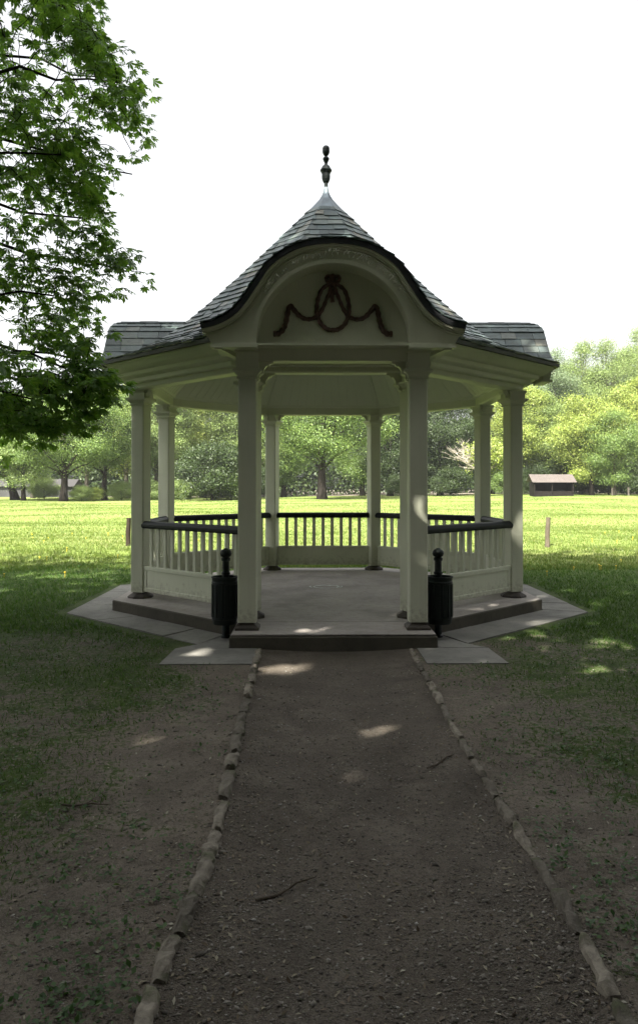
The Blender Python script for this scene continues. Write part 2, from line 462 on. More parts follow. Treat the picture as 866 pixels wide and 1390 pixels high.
# posts
def make_post(x, y, rot, top, impost_top):
    b = MB(); h = 0.093
    c = 0.012
    for z0, z1 in ((FZ + 0.075, top - 0.09),):
        ring = [(-h + c, -h), (h - c, -h), (h, -h + c), (h, h - c), (h - c, h), (-h + c, h), (-h, h - c), (-h, -h + c)]
        co, si = math.cos(rot), math.sin(rot)
        pts = [(co * px - si * py, si * px + co * py, z) for z in (z0, z1) for px, py in ring]
        b.poly(pts, [tuple(range(7, -1, -1)), tuple(range(8, 16))] + [(i, (i + 1) % 8, 8 + (i + 1) % 8, 8 + i) for i in range(8)])
    p = b.build('post', M['paint'], K, (x, y, 0))
    b = MB()
    b.loft_sq([(0.108, top - 0.10), (0.112, top - 0.09), (0.099, top - 0.082), (0.101, top - 0.066), (0.118, top - 0.045), (0.136, top - 0.03), (0.142, top - 0.028), (0.142, top - 0.003), (0.134, top)], rot)
    b.loft_sq([(0.112, top + 0.001), (0.112, impost_top - 0.035), (0.125, impost_top - 0.03), (0.128, impost_top + 0.002)], rot)
    b.build('capital', M['paint'], p)
    b = MB()
    b.lathe([(0.165, FZ - 0.01), (0.168, FZ + 0.022), (0.150, FZ + 0.035), (0.122, FZ + 0.05), (0.10, FZ + 0.06), (0.092, FZ + 0.078)], 4 if top > 2.73 else 8, (0, 0, 0), PI / 4 + rot)
    b.build('post_foot', M['foot'], p)
    return p
verts8 = [(s * HB, t * AP) for s in (-1, 1) for t in (-1, 1)] + [(s * AP, t * HB) for s in (-1, 1) for t in (-1, 1)]
for x, y in verts8:
    make_post(x, y, R(20) if x > 0 else R(-20), 2.72, 2.818)
PY = -3.10
for s in (-1, 1):
    make_post(s * 0.855, PY, 0, 2.745, 2.945)

# beam, cornice, ceiling
b = MB()
b.oct_ring([(2.335, 2.83), (2.35, 2.815), (2.50, 2.815), (2.515, 2.83), (2.515, 2.94), (2.335, 2.94)])
b.build('ring_beam', M['paint'], K)
b = MB()
b.oct_ring([(2.517, 2.872), (2.585, 2.872), (2.60, 2.885), (2.605, 2.925), (2.66, 2.935), (2.69, 2.95), (2.70, 2.99), (2.765, 3.0), (2.80, 3.02), (2.835, 3.055), (2.865, 3.07), (2.87, 3.098), (2.517, 3.098)])
b.build('cornice', M['paint'], K)
b = MB()
b.oct_ring([(2.34, 2.925), (1.85, 3.43), (0.02, 3.46)], False)
for i in range(8):                       # cover strips on the hips and a board frame round the wall foot
    a = PI / 8 + i * PI / 4
    p0 = Vector((2.34 / math.cos(PI / 8) * math.cos(a), 2.34 / math.cos(PI / 8) * math.sin(a), 2.93)); p1 = Vector((1.85 / math.cos(PI / 8) * math.cos(a), 1.85 / math.cos(PI / 8) * math.sin(a), 3.43))
    b.tube([p0, p1], 0.022, 4)
b.oct_ring([(2.30, 2.945), (2.333, 2.945), (2.333, 3.005), (2.28, 3.005)])
for i in range(8):                       # tongue and groove board joints
    ang = i * PI / 4
    for k in range(-5, 6):
        u = k * 0.15
        q = []
        for t, z in ((2.33, 2.935), (1.86, 3.42)):
            uu = u * t / 2.34
            q.append(Vector((math.cos(ang) * t - math.sin(ang) * uu, math.sin(ang) * t + math.cos(ang) * uu, z - 0.002)))
        b.tube(q, 0.005, 4)
b.build('ceiling', M['ceil'], K)
# porch ceiling
b = MB()
b.box(0, -2.97, 2.965, 2.34, 0.80, 0.02)
b.box(0, -3.10, 2.90, 1.52, 0.15, 0.108)       # lintel between the porch posts
b.box(0, -3.10, 2.838, 1.50, 0.175, 0.016)
for s in (-1, 1):                                # side lintels from porch posts back to the octagon
    b.box(s * 0.855, -2.76, 2.89, 0.15, 0.50, 0.125)
    b.poly([(s * 1.16, -3.36, 2.953), (s * 1.10, -3.36, 2.953), (s * 0.93, -2.62, 2.953), (s * 1.0, -2.62, 2.953),
            (s * 1.16, -3.36, 2.915), (s * 1.10, -3.36, 2.915), (s * 0.93, -2.62, 2.915), (s * 1.0, -2.62, 2.915)],
           [(0, 1, 2, 3), (4, 5, 6, 7), (0, 1, 5, 4), (1, 2, 6, 5), (2, 3, 7, 6), (3, 0, 4, 7)])
b.build('porch_ceiling', M['paint'], K)

# scrolled corner brackets
def bracket_pts(w, h):
    raw = [(0, 0), (w, 0), (w * 0.96, -h * 0.10), (w * 0.80, -h * 0.12), (w * 0.72, -h * 0.22), (w * 0.60, -h * 0.20), (w * 0.46, -h * 0.32), (w * 0.38, -h * 0.48), (w * 0.40, -h * 0.58),
           (w * 0.24, -h * 0.60), (w * 0.17, -h * 0.72), (w * 0.20, -h * 0.84), (w * 0.08, -h * 0.92), (0, -h)]
    return raw
def make_bracket(p, d, z, w, h, th=0.06):
    d = Vector((d[0], d[1])).normalized(); nx = Vector((-d.y, d.x)) * th / 2
    raw = bracket_pts(w, h); n = len(raw); pts = []
    for s in (-1, 1):
        for u, v in raw:
            pts.append((d.x * u + s * nx.x, d.y * u + s * nx.y, v))
    b = MB()
    b.poly(pts, [tuple(range(n)), tuple(range(2 * n - 1, n - 1, -1))] + [(i, (i + 1) % n, n + (i + 1) % n, n + i) for i in range(n)])
    return b.build('bracket', M['paint'], K, (p[0], p[1], z))
for s in (-1, 1):
    make_bracket((s * (0.855 - 0.092), PY), (-s, 0), 2.832, 0.17, 0.21, 0.07)
    make_bracket((s * 0.855, PY + 0.092), (0, 1), 2.828, 0.14, 0.19)
    make_bracket((s * (HB - 0.10), -AP), (-s, 0), 2.816, 0.17, 0.21, 0.07)
ring = [(-HB, -AP), (-AP, -HB), (-AP, HB), (-HB, AP), (HB, AP), (AP, HB), (AP, -HB), (HB, -AP)]
for i in range(7):
    A, B = Vector(ring[i]), Vector(ring[i + 1]); d = (B - A).normalized()
    for P, dd in ((A, d), (B, -d)):
        q = P + dd * 0.105
        make_bracket(q, dd, 2.816, 0.11, 0.15)

# railings
for i in range(7):
    A, B = Vector(ring[i]), Vector(ring[i + 1]); d = (B - A).normalized(); L = (B - A).length - 0.19
    mid = (A + B) / 2; ang = math.atan2(d.y, d.x)
    rt = MB()
    rt.box(0, 0, 0.39, L, 0.044, 0.33, 0, 0.004)
    for z, hh in ((0.525, 0.05), (0.255, 0.055)):
        rt.box(0, 0, z, L - 0.004, 0.062, hh, 0, 0.006)
    for s in (-1, 1):
        rt.box(s * (L / 2 - 0.045), 0, 0.39, 0.075, 0.058, 0.218, 0, 0.004)
    r = rt.build('railing', M['paint'], K, (mid.x, mid.y, 0), ang)
    hb = MB()
    sec = [(-0.052, 1.04), (-0.058, 1.062), (-0.058, 1.088), (-0.04, 1.118), (-0.015, 1.13), (0.015, 1.13), (0.04, 1.118), (0.058, 1.088), (0.058, 1.062), (0.052, 1.04)]
    n = len(sec); pts = [(x, yy, z) for x in (-L / 2 - 0.02, L / 2 + 0.02) for yy, z in sec]
    hb.poly(pts, [tuple(range(n)), tuple(range(2 * n - 1, n - 1, -1))] + [(k, (k + 1) % n, n + (k + 1) % n, n + k) for k in range(n)])
    hb.build('handrail', M['rail'], r)
    nb = int(round(L / 0.155)) - 1
    bm_ = MB(); bm_.box(0, 0, 0.795, 0.056, 0.026, 0.494, 0, 0.003)
    bme = bm_.mesh('baluster')
    for k in range(nb):
        link('baluster', bme, M['paint'], r, (-L / 2 + L * (k + 1) / (nb + 1), 0, 0))

# main roof
b = MB()
deck = [(2.885, 3.085), (2.925, 3.085), (2.93, 3.125), (2.35, 3.337), (1.82, 3.737), (0.75, 4.867), (0.02, 5.69)]
b.oct_ring(deck, False)
roof = b.build('roof', M['edge'], K)
b = MB()
slope = []
ts = []
t = 2.925
while t > 0.26:
    ts.append(t); t -= 0.088
ts.append(max(t, 0.2))
for i in range(8):
    ang = i * PI / 4; er = Vector((math.cos(ang), math.sin(ang), 0)); eu = Vector((-math.sin(ang), math.cos(ang), 0))
    for k in range(len(ts) - 1):
        tb, tt = ts[k], max(ts[k + 1] - 0.02, 0.12)
        zb, zt = float(prof(tb)), float(prof(tt))
        nrm = (er * (zb - zt) * -1 + Vector((0, 0, 1)) * (tb - tt)).normalized()
        tg = math.tan(PI / 8); hb_, ht = tb * tg + 0.008, tt * tg + 0.008
        u = -hb_ - random.uniform(0.0, 0.2)
        while u < hb_:
            w = random.uniform(0.12, 0.23)
            u0, u1 = u, u + w - 0.005
            jb = random.uniform(-0.008, 0.008)
            cb = lambda q, hw: max(-hw, min(hw, q))
            b0, b1, t0, t1 = cb(u0, hb_), cb(u1, hb_), cb(u0, ht), cb(u1, ht)
            if b1 - b0 > 0.012:
                P = lambda q, tr_, zz: er * tr_ + eu * q + Vector((0, 0, zz))
                jc = jb + random.uniform(-0.010, 0.010)
                if random.random() < 0.03: jb += 0.02; jc += 0.03
                b.slate(P(b0, tb + jb, zb - jb * 0.85), P(b1, tb + jc, zb - jc * 0.85), P(max(t1, t0 + 0.002), tt, zt), P(t0, tt, zt), nrm, random.uniform(0.012, 0.024), 0.011)
            u += w
b.build('slates', M['slate'], roof)
b = MB()
b.lathe([(0.34, 5.365), (0.345, 5.385), (0.25, 5.485), (0.16, 5.585), (0.10, 5.655), (0.062, 5.72), (0.038, 5.78), (0.028, 5.84)], 8, (0, 0, 0), PI / 8)
b.build('lead_cap', M['lead'], roof)
b = MB()
fp = [(570, 22), (515, 22), (500, 35), (470, 46), (440, 49), (402, 47), (398, 54), (385, 56), (378, 66), (365, 69), (352, 62), (345, 55), (320, 44), (305, 24), (285, 17), (262, 27), (240, 37), (228, 38), (214, 28), (206, 12), (198, 18), (186, 30), (165, 40), (146, 43), (130, 42), (126, 37), (120, 42), (100, 38), (86, 26), (80, 10)]
b.lathe([(r * 0.00124, 6.535 - y * 0.00124) for y, r in fp], 14)
b.build('finial', M['iron'], roof, smooth=False)

# gables
def crom(pts, n):
    P = [np.array(p, float) for p in pts]
    P = [2 * P[0] - P[1]] + P + [2 * P[-1] - P[-2]]
    out = []
    m = len(P) - 3
    for i in range(m):
        for k in range(n):
            t = k / n
            p0, p1, p2, p3 = P[i:i + 4]
            out.append(0.5 * ((2 * p1) + (-p0 + p2) * t + (2 * p0 - 5 * p1 + 4 * p2 - p3) * t * t + (-p0 + 3 * p1 - 3 * p2 + p3) * t ** 3))
    out.append(P[-2]); return out
ROOFC = [(0, 3.962), (0.21, 3.945), (0.415, 3.885), (0.63, 3.745), (0.765, 3.565), (0.872, 3.41), (0.96, 3.305), (1.058, 3.232), (1.18, 3.18), (1.294, 3.155)]
WHITE = [(0, 3.902), (0.20, 3.884), (0.373, 3.829), (0.572, 3.694), (0.711, 3.508), (0.816, 3.348), (0.913, 3.239), (1.025, 3.166), (1.135, 3.12), (1.24, 3.096)]

def make_gable(rot, ws, L0, tymp_y, tymp_bottom, front=False, hz=1.0, lean=0.09):
    g0 = [(p[0] * ws, 3.155 + (p[1] - 3.155) * hz) for p in crom(ROOFC, 5)]
    w0 = [(p[0] * ws, 3.083 + (p[1] - 3.083) * hz) for p in crom(WHITE, 5)]
    w0 = []
    for i in range(len(g0)):
        a_ = Vector(g0[max(i - 1, 0)]); c_ = Vector(g0[min(i + 1, len(g0) - 1)]); t_ = (c_ - a_).normalized(); n_ = Vector((t_.y, -t_.x))
        if n_.y > 0: n_ = -n_
        q_ = Vector(g0[i]) + n_ * 0.05; w0.append((max(q_.x, 0.0), q_.y))
    lead = lambda z: L0 - lean * (z - 3.15) / 0.8 + (0 if front else 0.11 * max(0, (z - 3.155) / (0.8 * hz) - 0.72) ** 1.5 / 0.148)
    full = lambda c: [(-x, z) for x, z in c[:0:-1]] + list(c)
    T, W = full(g0), full(w0)
    rad = 0.75 * ws; AH = 0.735 * (1 - (1 - hz) * 1.05)
    # board with the arched opening
    inner = [(rad, 2.945)] + [(rad * math.cos(a), 3.0 + AH * math.sin(a)) for a in np.linspace(0, PI / 2, 22)]
    b = MB()
    half = list(w0) + [(1.225 * ws, 3.03), (1.19 * ws, 2.97), (1.187 * ws, 2.945)] + inner
    n = len(half)
    for s in (-1, 1):
        pts = [(s * x, lead(z) + dy, z) for dy in (0.05, 0.14) for x, z in half]
        b.poly(pts, [tuple(range(n)), tuple(range(2 * n - 1, n - 1, -1))] + [(i, (i + 1) % n, n + (i + 1) % n, n + i) for i in range(n)])
    # mouldings following the curve
    def strip(curve, off0, off1, y0, y1):
        pts = []; m = len(curve)
        for i, (x, z) in enumerate(curve):
            a = Vector(curve[max(i - 1, 0)]); c = Vector(curve[min(i + 1, m - 1)]); t = (c - a).normalized(); nn = Vector((t.y, -t.x))
            if nn.y > 0: nn = -nn
            for off, dy in ((off0, y1), (off0, y0), (off1, y0), (off1, y1)):
                q = Vector((x, z)) + nn * off
                pts.append((q.x, lead(z) + dy, q.y))
        fs = []
        for i in range(m - 1):
            for k in range(4):
                j = (k + 1) % 4
                fs.append((i * 4 + k, i * 4 + j, i * 4 + 4 + j, i * 4 + 4 + k))
        fs += [(0, 1, 2, 3), tuple((m - 1) * 4 + k for k in (3, 2, 1, 0))]
        b.poly(pts, fs)
    strip(W, 0.001, 0.024, 0.006, 0.06)
    strip(W, 0.024, 0.044, 0.024, 0.06)
    strip(W, 0.056, 0.064, 0.038, 0.06)
    arc = [(rad * 1.0 * math.cos(a), 3.0 + AH * math.sin(a)) for a in np.linspace(PI, 0, 45)]
    arc_o = [((rad + 0.038) * math.cos(a), 3.0 + (AH + 0.038) * math.sin(a)) for a in np.linspace(PI, 0, 45)]
    strip([(-rad - 0.038, 2.95)] + arc_o + [(rad + 0.038, 2.95)], 0.0, 0.036, 0.034, 0.06)
    # base moulding and reveal
    for s in (-1, 1):
        b.box(s * (rad + 1.187 * ws) / 2, L0 + 0.095, 2.942, 1.187 * ws - rad + 0.02, 0.13, 0.028)
    rev = [(-rad, 2.95)] + arc + [(rad, 2.95)]
    pts = []; m = len(rev)
    for x, z in rev:
        pts += [(x, lead(z) + 0.12, z), (x, tymp_y + 0.02, z)]
    b.poly(pts, [(2 * i, 2 * i + 2, 2 * i + 3, 2 * i + 1) for i in range(m - 1)])
    g = b.build('gable', M['paint'], K, (0, 0, 0), rot)
    # panel inside the arch
    b = MB()
    tp = [(-rad - 0.02, tymp_bottom)] + [((rad + 0.02) * math.cos(a), 3.0 + (AH + 0.025) * math.sin(a)) for a in np.linspace(PI, 0, 33)] + [(rad + 0.02, tymp_bottom)]
    n = len(tp)
    pts = [(x, tymp_y, z) for x, z in tp] + [(x, tymp_y + 0.04, z) for x, z in tp]
    b.poly(pts, [tuple(range(n)), tuple(range(2 * n - 1, n - 1, -1))] + [(i, (i + 1) % n, n + (i + 1) % n, n + i) for i in range(n)])
    b.build('arch_panel', M['paint'], g)
    # roof edge and boarding
    b = MB()
    pts = []; m = len(T)
    for (x, z), (x2, z2) in zip(T, W):
        pts += [(x, lead(z), z), (x2, lead(z), z2), (x2, lead(z) + 0.05, z2), (x, lead(z) + 0.05, z)]
    fs = []
    for i in range(m - 1):
        for k in range(4):
            j = (k + 1) % 4
            fs.append((i * 4 + k, i * 4 + j, i * 4 + 4 + j, i * 4 + 4 + k))
    fs += [(0, 1, 2, 3), tuple((m - 1) * 4 + k for k in (3, 2, 1, 0))]
    b.poly(pts, fs)
    def yend(x, z):
        y = lead(z)
        while y < -0.6 and cone(x, y) < z + 0.01: y += 0.02
        return y
    ye = [yend(x, z) for x, z in T]
    pts = []
    for (x, z), y1 in zip(T, ye):
        pts += [(x, lead(z) + 0.004, z - 0.004), (x, max(y1 + 0.03, lead(z) + 0.08), z - 0.004)]
    b.poly(pts, [(2 * i, 2 * i + 2, 2 * i + 3, 2 * i + 1) for i in range(m - 1)])
    b.build('roof_edge', M['edge'], g)
    # slates over the arch
    b = MB()
    C = np.array(g0); seg = np.r_[0, np.cumsum(np.hypot(*np.diff(C, axis=0).T))]
    Ltot = seg[-1]
    def at(s):
        return np.interp(s, seg, C[:, 0]), np.interp(s, seg, C[:, 1])
    nc = int(round(Ltot / 0.125))
    for side in (-1, 1):
        for k in range(nc):
            s1, s0 = Ltot - k * Ltot / nc + 0.0, max(Ltot - (k + 1) * Ltot / nc - 0.03, 0.0)
            xb, zb = at(s1); xt, zt = at(s0)
            tx, tz = xb - xt, zb - zt; ln = math.hypot(tx, tz); nr = Vector((-tz / ln * side, 0, tx / ln))
            if nr.z < 0: nr = -nr
            y = lead(zb) - 0.012; yE = max(yend(xb, zb), yend(xt, zt)) + 0.04
            first = True
            while y < yE:
                w = random.uniform(0.17, 0.30) if not first else random.uniform(0.10, 0.28); first = False
                y2 = min(y + w - 0.005, yE + 0.02)
                b.slate((side * xb, y, zb), (side * xb, y2, zb), (side * xt, y2, zt), (side * xt, y, zt), nr, random.uniform(0.011, 0.018), 0.009)
                y += w
    b.build('slates', M['slate'], g)
    if not front: return g
    # ribbon carving
    b = MB()
    Q = lambda x, y: ((x - 425) * 0.00212, tymp_y - 0.012, 3.918 - y * 0.00212)
    def rib(pts, r0, r1=None):
        c = crom(pts, 6); r1 = r1 or r0; m = len(c)
        b.tube([Q(*p) for p in c], [(r0 + (r1 - r0) * i / (m - 1)) * 0.0021 * (1 + 0.13 * math.sin(i * 1.5)) for i in range(m)], 8, 0.7)
    for s in (-1, 1):
        X = lambda x: 425 + s * (x - 425)
        rib([(X(x), y) for x, y in [(425, 145), (447, 152), (478, 178), (496, 225), (502, 270), (497, 305), (478, 343), (450, 364), (425, 369)]], 9, 11)
        rib([(X(x), y) for x, y in [(430, 148), (440, 185), (458, 230), (478, 275), (500, 303), (535, 317), (572, 309), (602, 280), (625, 254), (637, 280), (645, 325), (659, 363), (680, 384), (706, 386)]], 8, 14)
        rib([(X(x), y) for x, y in [(425, 132), (442, 112), (456, 118), (452, 136), (425, 142)]], 8)
    rib([(420, 120), (412, 150), (418, 195), (424, 236)], 9, 10)
    rib([(430, 118), (436, 150), (430, 200)], 8, 7)
    b.tube([Q(410, 122), Q(425, 112), Q(440, 122)], 0.028, 7)
    b.build('ribbon_carving', M['orn'], g)
    # small carved script round the arch, worn beyond reading
    words = [7, 3, 6, 9, 2, 7, 4, 6]
    a = R(146); da = (R(146) - R(34)) / (sum(words) + len(words))
    for w in words:
        b = MB()
        for k in range(w):
            rr = rad + 0.05
            tall = random.random() < 0.25
            for q in range(random.choice((2, 2, 3))):
                aa = a - da * (0.12 + 0.3 * q); h = 0.028 if not tall or q else 0.044
                x, z = rr * math.cos(aa), 3.0 + (AH + 0.05) * math.sin(aa)
                er = Vector((math.cos(aa), 0, math.sin(aa))); et = Vector((math.sin(aa), 0, -math.cos(aa)))
                lean = random.uniform(0.1, 0.4)
                p0 = Vector((x, lead(z) + 0.0492, z)); p1 = p0 + er * h + et * h * lean
                pm_ = (p0 + p1) / 2 + et * random.uniform(-0.006, 0.006)
                b.tube([p0, pm_, p1], 0.0042, 4)
            a -= da
        a -= da
        b.build('carved_word', M['letter'], g)
    return g
make_gable(0, 1.0, -3.42, -3.185, 2.85, True)
make_gable(PI / 2, 0.86, -2.92, -2.72, 2.96, False, 0.885, 0.0)
make_gable(-PI / 2, 0.86, -2.92, -2.72, 2.96, False, 0.885, 0.0)
make_gable(PI, 0.86, -2.92, -2.72, 2.96, False, 0.885, 0.0)

# ------------------------------------------------------------------ paving round the pavilion
b = MB()
def slab(poly, z0=-0.05, z1=0.012):
    c = np.mean(poly, axis=0)
    pts = [tuple(c + (np.array(p) - c) * (1 - 0.006 / max(np.linalg.norm(np.array(p) - c), 0.05))) for p in poly]
    dz = random.uniform(-0.004, 0.004); n = len(pts)
    v = [(x, y, z0) for x, y in pts] + [(x, y, z1 + dz + 0.004 * (x - c[0]) * random.uniform(-1, 1)) for x, y in pts]
    b.poly(v, [tuple(range(n - 1, -1, -1)), tuple(range(n, 2 * n))] + [(i, (i + 1) % n, n + (i + 1) % n, n + i) for i in range(n)])
def octp(t, i):
    r = t / math.cos(PI / 8); a = PI / 8 + i * PI / 4
    return np.array((r * math.cos(a), r * math.sin(a)))
for i in range(8):
    if i == 5: continue          # the front side is porch and path
    i0, i1 = octp(2.73, i), octp(2.73, i + 1); o0, o1 = octp(3.23, i), octp(3.23, i + 1)
    cuts = [0, 0.27, 0.52, 0.78, 1.0]
    for k in range(4):
        a0, a1 = cuts[k], cuts[k + 1]
        slab([i0 + (i1 - i0) * a0, i0 + (i1 - i0) * a1, o0 + (o1 - o0) * a1, o0 + (o1 - o0) * a0])
for s in (-1, 1):
    x0 = -0.70 if s < 0 else 0.80
    fx = -1.56 if s < 0 else 1.53
    slab([(fx, -4.07), (x0, -4.07), (x0, -3.42), (fx * 0.98, -3.42)][::s])
    slab([(fx * 0.98, -3.42), (s * 1.015, -3.42), (s * 1.015, -2.74), (s * 1.12, -2.74), (s * 1.335, -3.23)][::s])
pv = structure(b.build('paving', M['pave'], None, (KX, KY, 0), KROT))

# ------------------------------------------------------------------ litter bins on ball-topped posts
def make_bin(x, y, label):
    t = tag(empty('litter_bin', (x, y, 0.0)), label, 'litter bin', 'dark cylindrical bins beside the porch')
    b = MB()
    b.lathe([(0.118, 0.17), (0.122, 0.18), (0.126, 0.22), (0.131, 0.225), (0.131, 0.24), (0.127, 0.245), (0.129, 0.58), (0.133, 0.585), (0.133, 0.60), (0.129, 0.605), (0.131, 0.635), (0.137, 0.64), (0.137, 0.652), (0.122, 0.652), (0.116, 0.62), (0.112, 0.2)], 28, (0, -0.0, 0))
    for k in range(14):
        a = 2 * PI * k / 14
        b.box(0.13 * math.cos(a), 0.13 * math.sin(a), 0.41, 0.012, 0.03, 0.33, a)
    b.build('bin_body', M['iron'], t)
    b = MB()
    b.lathe([(0.05, 0.0), (0.05, 0.03), (0.038, 0.04), (0.038, 0.66), (0.046, 0.665), (0.046, 0.685), (0.036, 0.69), (0.035, 0.80), (0.045, 0.805), (0.047, 0.83), (0.035, 0.838)], 16, (-0.0, 0.09, 0))
    p = b.build('bin_post', M['iron'], t)
    b = MB()
    b.lathe([(0.03, 0.838), (0.052, 0.852), (0.060, 0.875), (0.056, 0.90), (0.040, 0.918), (0.024, 0.922), (0.022, 0.93), (0.008, 0.934)], 16, (0, 0.09, 0))
    b.build('ball_finial', M['iron'], p, smooth=True)
    return t
def kp(x, y):
    c, s = math.cos(KROT), math.sin(KROT)
    return KX + c * x - s * y, KY + s * x + c * y
make_bin(*kp(-1.10, -2.98), 'dark green cylindrical litter bin left of the porch posts, below the panelled railing')
make_bin(*kp(1.10, -2.98), 'dark green cylindrical litter bin right of the porch posts, below the panelled railing')

# ------------------------------------------------------------------ kerb stones along the path
ORD = ['first', 'second', 'third', 'fourth', 'fifth', 'sixth', 'seventh', 'eighth', 'ninth', 'tenth', 'eleventh', 'twelfth', 'thirteenth', 'fourteenth', 'fifteenth', 'sixteenth', 'seventeenth', 'eighteenth', 'nineteenth', 'twentieth', 'twenty-first', 'twenty-second', 'twenty-third', 'twenty-fourth', 'twenty-fifth']
from mathutils import noise as mnoise
def kerb_stone(L, w, h):
    bm = bmesh.new()
    bmesh.ops.create_cube(bm, size=1)
    bmesh.ops.subdivide_edges(bm, edges=bm.edges[:], cuts=7, use_grid_fill=True)
    off = Vector((random.uniform(0, 90), random.uniform(0, 90), random.uniform(0, 90)))
    sk = random.uniform(-0.25, 0.25); tp = random.uniform(-0.12, 0.12)
    for v in bm.verts:
        x, y, z = v.co
        f = 1 - 0.16 * (abs(2 * y) ** 10) - (0.14 * abs(2 * z) ** 6 if z > 0 else 0)
        p = Vector((x * w * f * (1 + 2 * tp * y), y * L * (1 - 0.04 * abs(2 * x) ** 4) + sk * x * w, z * h - 0.010 * abs(2 * y) ** 8 * (z > 0) - 0.008 * abs(2 * x) ** 6 * (z > 0)))
        d = mnoise.noise_vector(p * 16 + off) * 0.015 + mnoise.noise_vector(p * 42 + off) * 0.010
        v.co = p + Vector((d.x, d.y * 0.6, d.z if z > 0 else 0))
    me = bpy.data.meshes.new('kerb_stone'); bm.to_mesh(me); bm.free()
    return me
for tab, sd, side in ((LEFT, -1, 'left'), (RIGHT, 1, 'right')):
    y = 7.36; k = 0
    while y > 2.0:
        L = random.uniform(0.21, 0.36) * (1.0 if y < 5 else 1.1)
        yc = y - L / 2
        x0, x1 = lerp_tab(tab, y - L), lerp_tab(tab, y)
        w = random.uniform(0.052, 0.074) if sd < 0 else random.uniform(0.042, 0.062)
        proud = random.uniform(0.022, 0.042) if sd < 0 else random.uniform(0.018, 0.030)
        xc = (x0 + x1) / 2
        o = link('kerb_stone', kerb_stone(L - 0.016, w, 0.16), M['stone'], None, (xc, yc, float(gh(xc, yc)) + proud - 0.08), math.atan2(-(x1 - x0), L) + random.uniform(-.05, .05))
        o.rotation_euler.x = random.uniform(-.03, .03); o.rotation_euler.y = random.uniform(-.09, .09)
        tag(o, f'rough grey stone in the row on the {side} of the path, {ORD[min(k, 24)]} from the step', 'kerb stone', f'stones edging the {side} of the path')
        y -= L + random.uniform(-0.002, 0.008); k += 1

# ------------------------------------------------------------------ wooden stakes, shed, wall
def ppos(px, d):
    return (px - 433) * d / 1035
def make_stake(px, d, h, r, lean, label, mat='wood'):
    x = ppos(px, d); b = MB()
    pts = [(lean * h * t + 0.006 * math.sin(9 * t), 0.004 * math.cos(7 * t), -0.1 + (h + 0.1) * t) for t in np.linspace(0, 1, 8)]
    b.tube(pts, [r * (1.05 - 0.1 * t + 0.05 * math.sin(13 * t)) for t in np.linspace(0, 1, 8)], 9)
    o = b.build('fence_stake', M[mat], None, (x, d, float(gh(x, d))))
    return tag(o, label, 'stake', 'wooden stakes in the meadow')
make_stake(174, 20.7, 0.76, 0.065, 0.02, 'dark weathered wooden stake standing in the sunlit meadow left of the pavilion', 'stakedark')
make_stake(742, 20.3, 0.80, 0.062, 0.045, 'light brown wooden stake leaning slightly in the meadow right of the pavilion')
make_stake(831, 100, 1.1, 0.12, 0.0, 'pale short fence post by the wood edge, nearer to the shed', 'barkg')
make_stake(853, 98, 1.2, 0.12, 0.0, 'pale short fence post by the wood edge, farther right from the shed', 'barkg')

sx, sd_ = ppos(748, 98), 98
sh = tag(empty('field_shed', (sx, sd_, float(gh(sx, sd_)) - 0.05), R(-3)), 'dark open fronted field shed with pale sheet roof at the wood edge', 'shed')
b = MB()
b.box(0, 1.3, 0.95, 4.9, 0.08, 1.9); b.box(-2.41, 0, 0.95, 0.08, 2.6, 1.9); b.box(2.41, 0, 0.95, 0.08, 2.6, 1.9)
b.box(0, -1.26, 0.35, 4.8, 0.06, 0.7)
b.build('shed_wall', M['barnwood'], sh)
for x in (-2.4, -0.2, 2.4):
    b = MB(); b.box(x, -1.36, 0.98, 0.14, 0.14, 1.96); b.build('shed_post', M['barnwood'], sh)
b = MB()
for k in range(46):
    x0 = -2.75 + k * 0.12
    z = 0.02 * (k % 2)
    b.poly([(x0, -1.75, 1.85 + z), (x0 + 0.12, -1.75, 1.85 + z), (x0 + 0.12, 0.3, 2.85 + z), (x0, 0.3, 2.85 + z), (x0, -1.75, 1.80), (x0 + 0.12, -1.75, 1.80), (x0 + 0.12, 0.3, 2.80), (x0, 0.3, 2.80)],
           [(0, 1, 2, 3), (4, 7, 6, 5), (0, 1, 5, 4), (1, 2, 6, 5), (2, 3, 7, 6), (3, 0, 4, 7)])
    b.poly([(x0, 0.3, 2.84), (x0 + 0.12, 0.3, 2.84), (x0 + 0.12, 1.7, 1.9), (x0, 1.7, 1.9)], [(0, 1, 2, 3)])
b.build('shed_roof', M['barnroof'], sh)

wx, wd = ppos(38, 128), 128
wl = tag(empty('farm_building', (wx, wd, 0), R(4)), 'low pale grey building seen far off between the left tree trunks', 'building')
b = MB(); b.box(0, 0, 0.9, 16, 6, 1.8); b.build('wall', M['wall'], wl)
b = MB(); b.poly([(-8.4, -3.5, 1.75), (8.4, -3.5, 1.75), (8.4, 0, 3.0), (-8.4, 0, 3.0), (8.4, 3.5, 1.75), (-8.4, 3.5, 1.75)], [(0, 1, 2, 3), (3, 2, 4, 5), (0, 3, 5), (1, 4, 2)])
b.build('roof', mat_simple('grey_roof', (0.03, 0.028, 0.028), 0.8), wl)

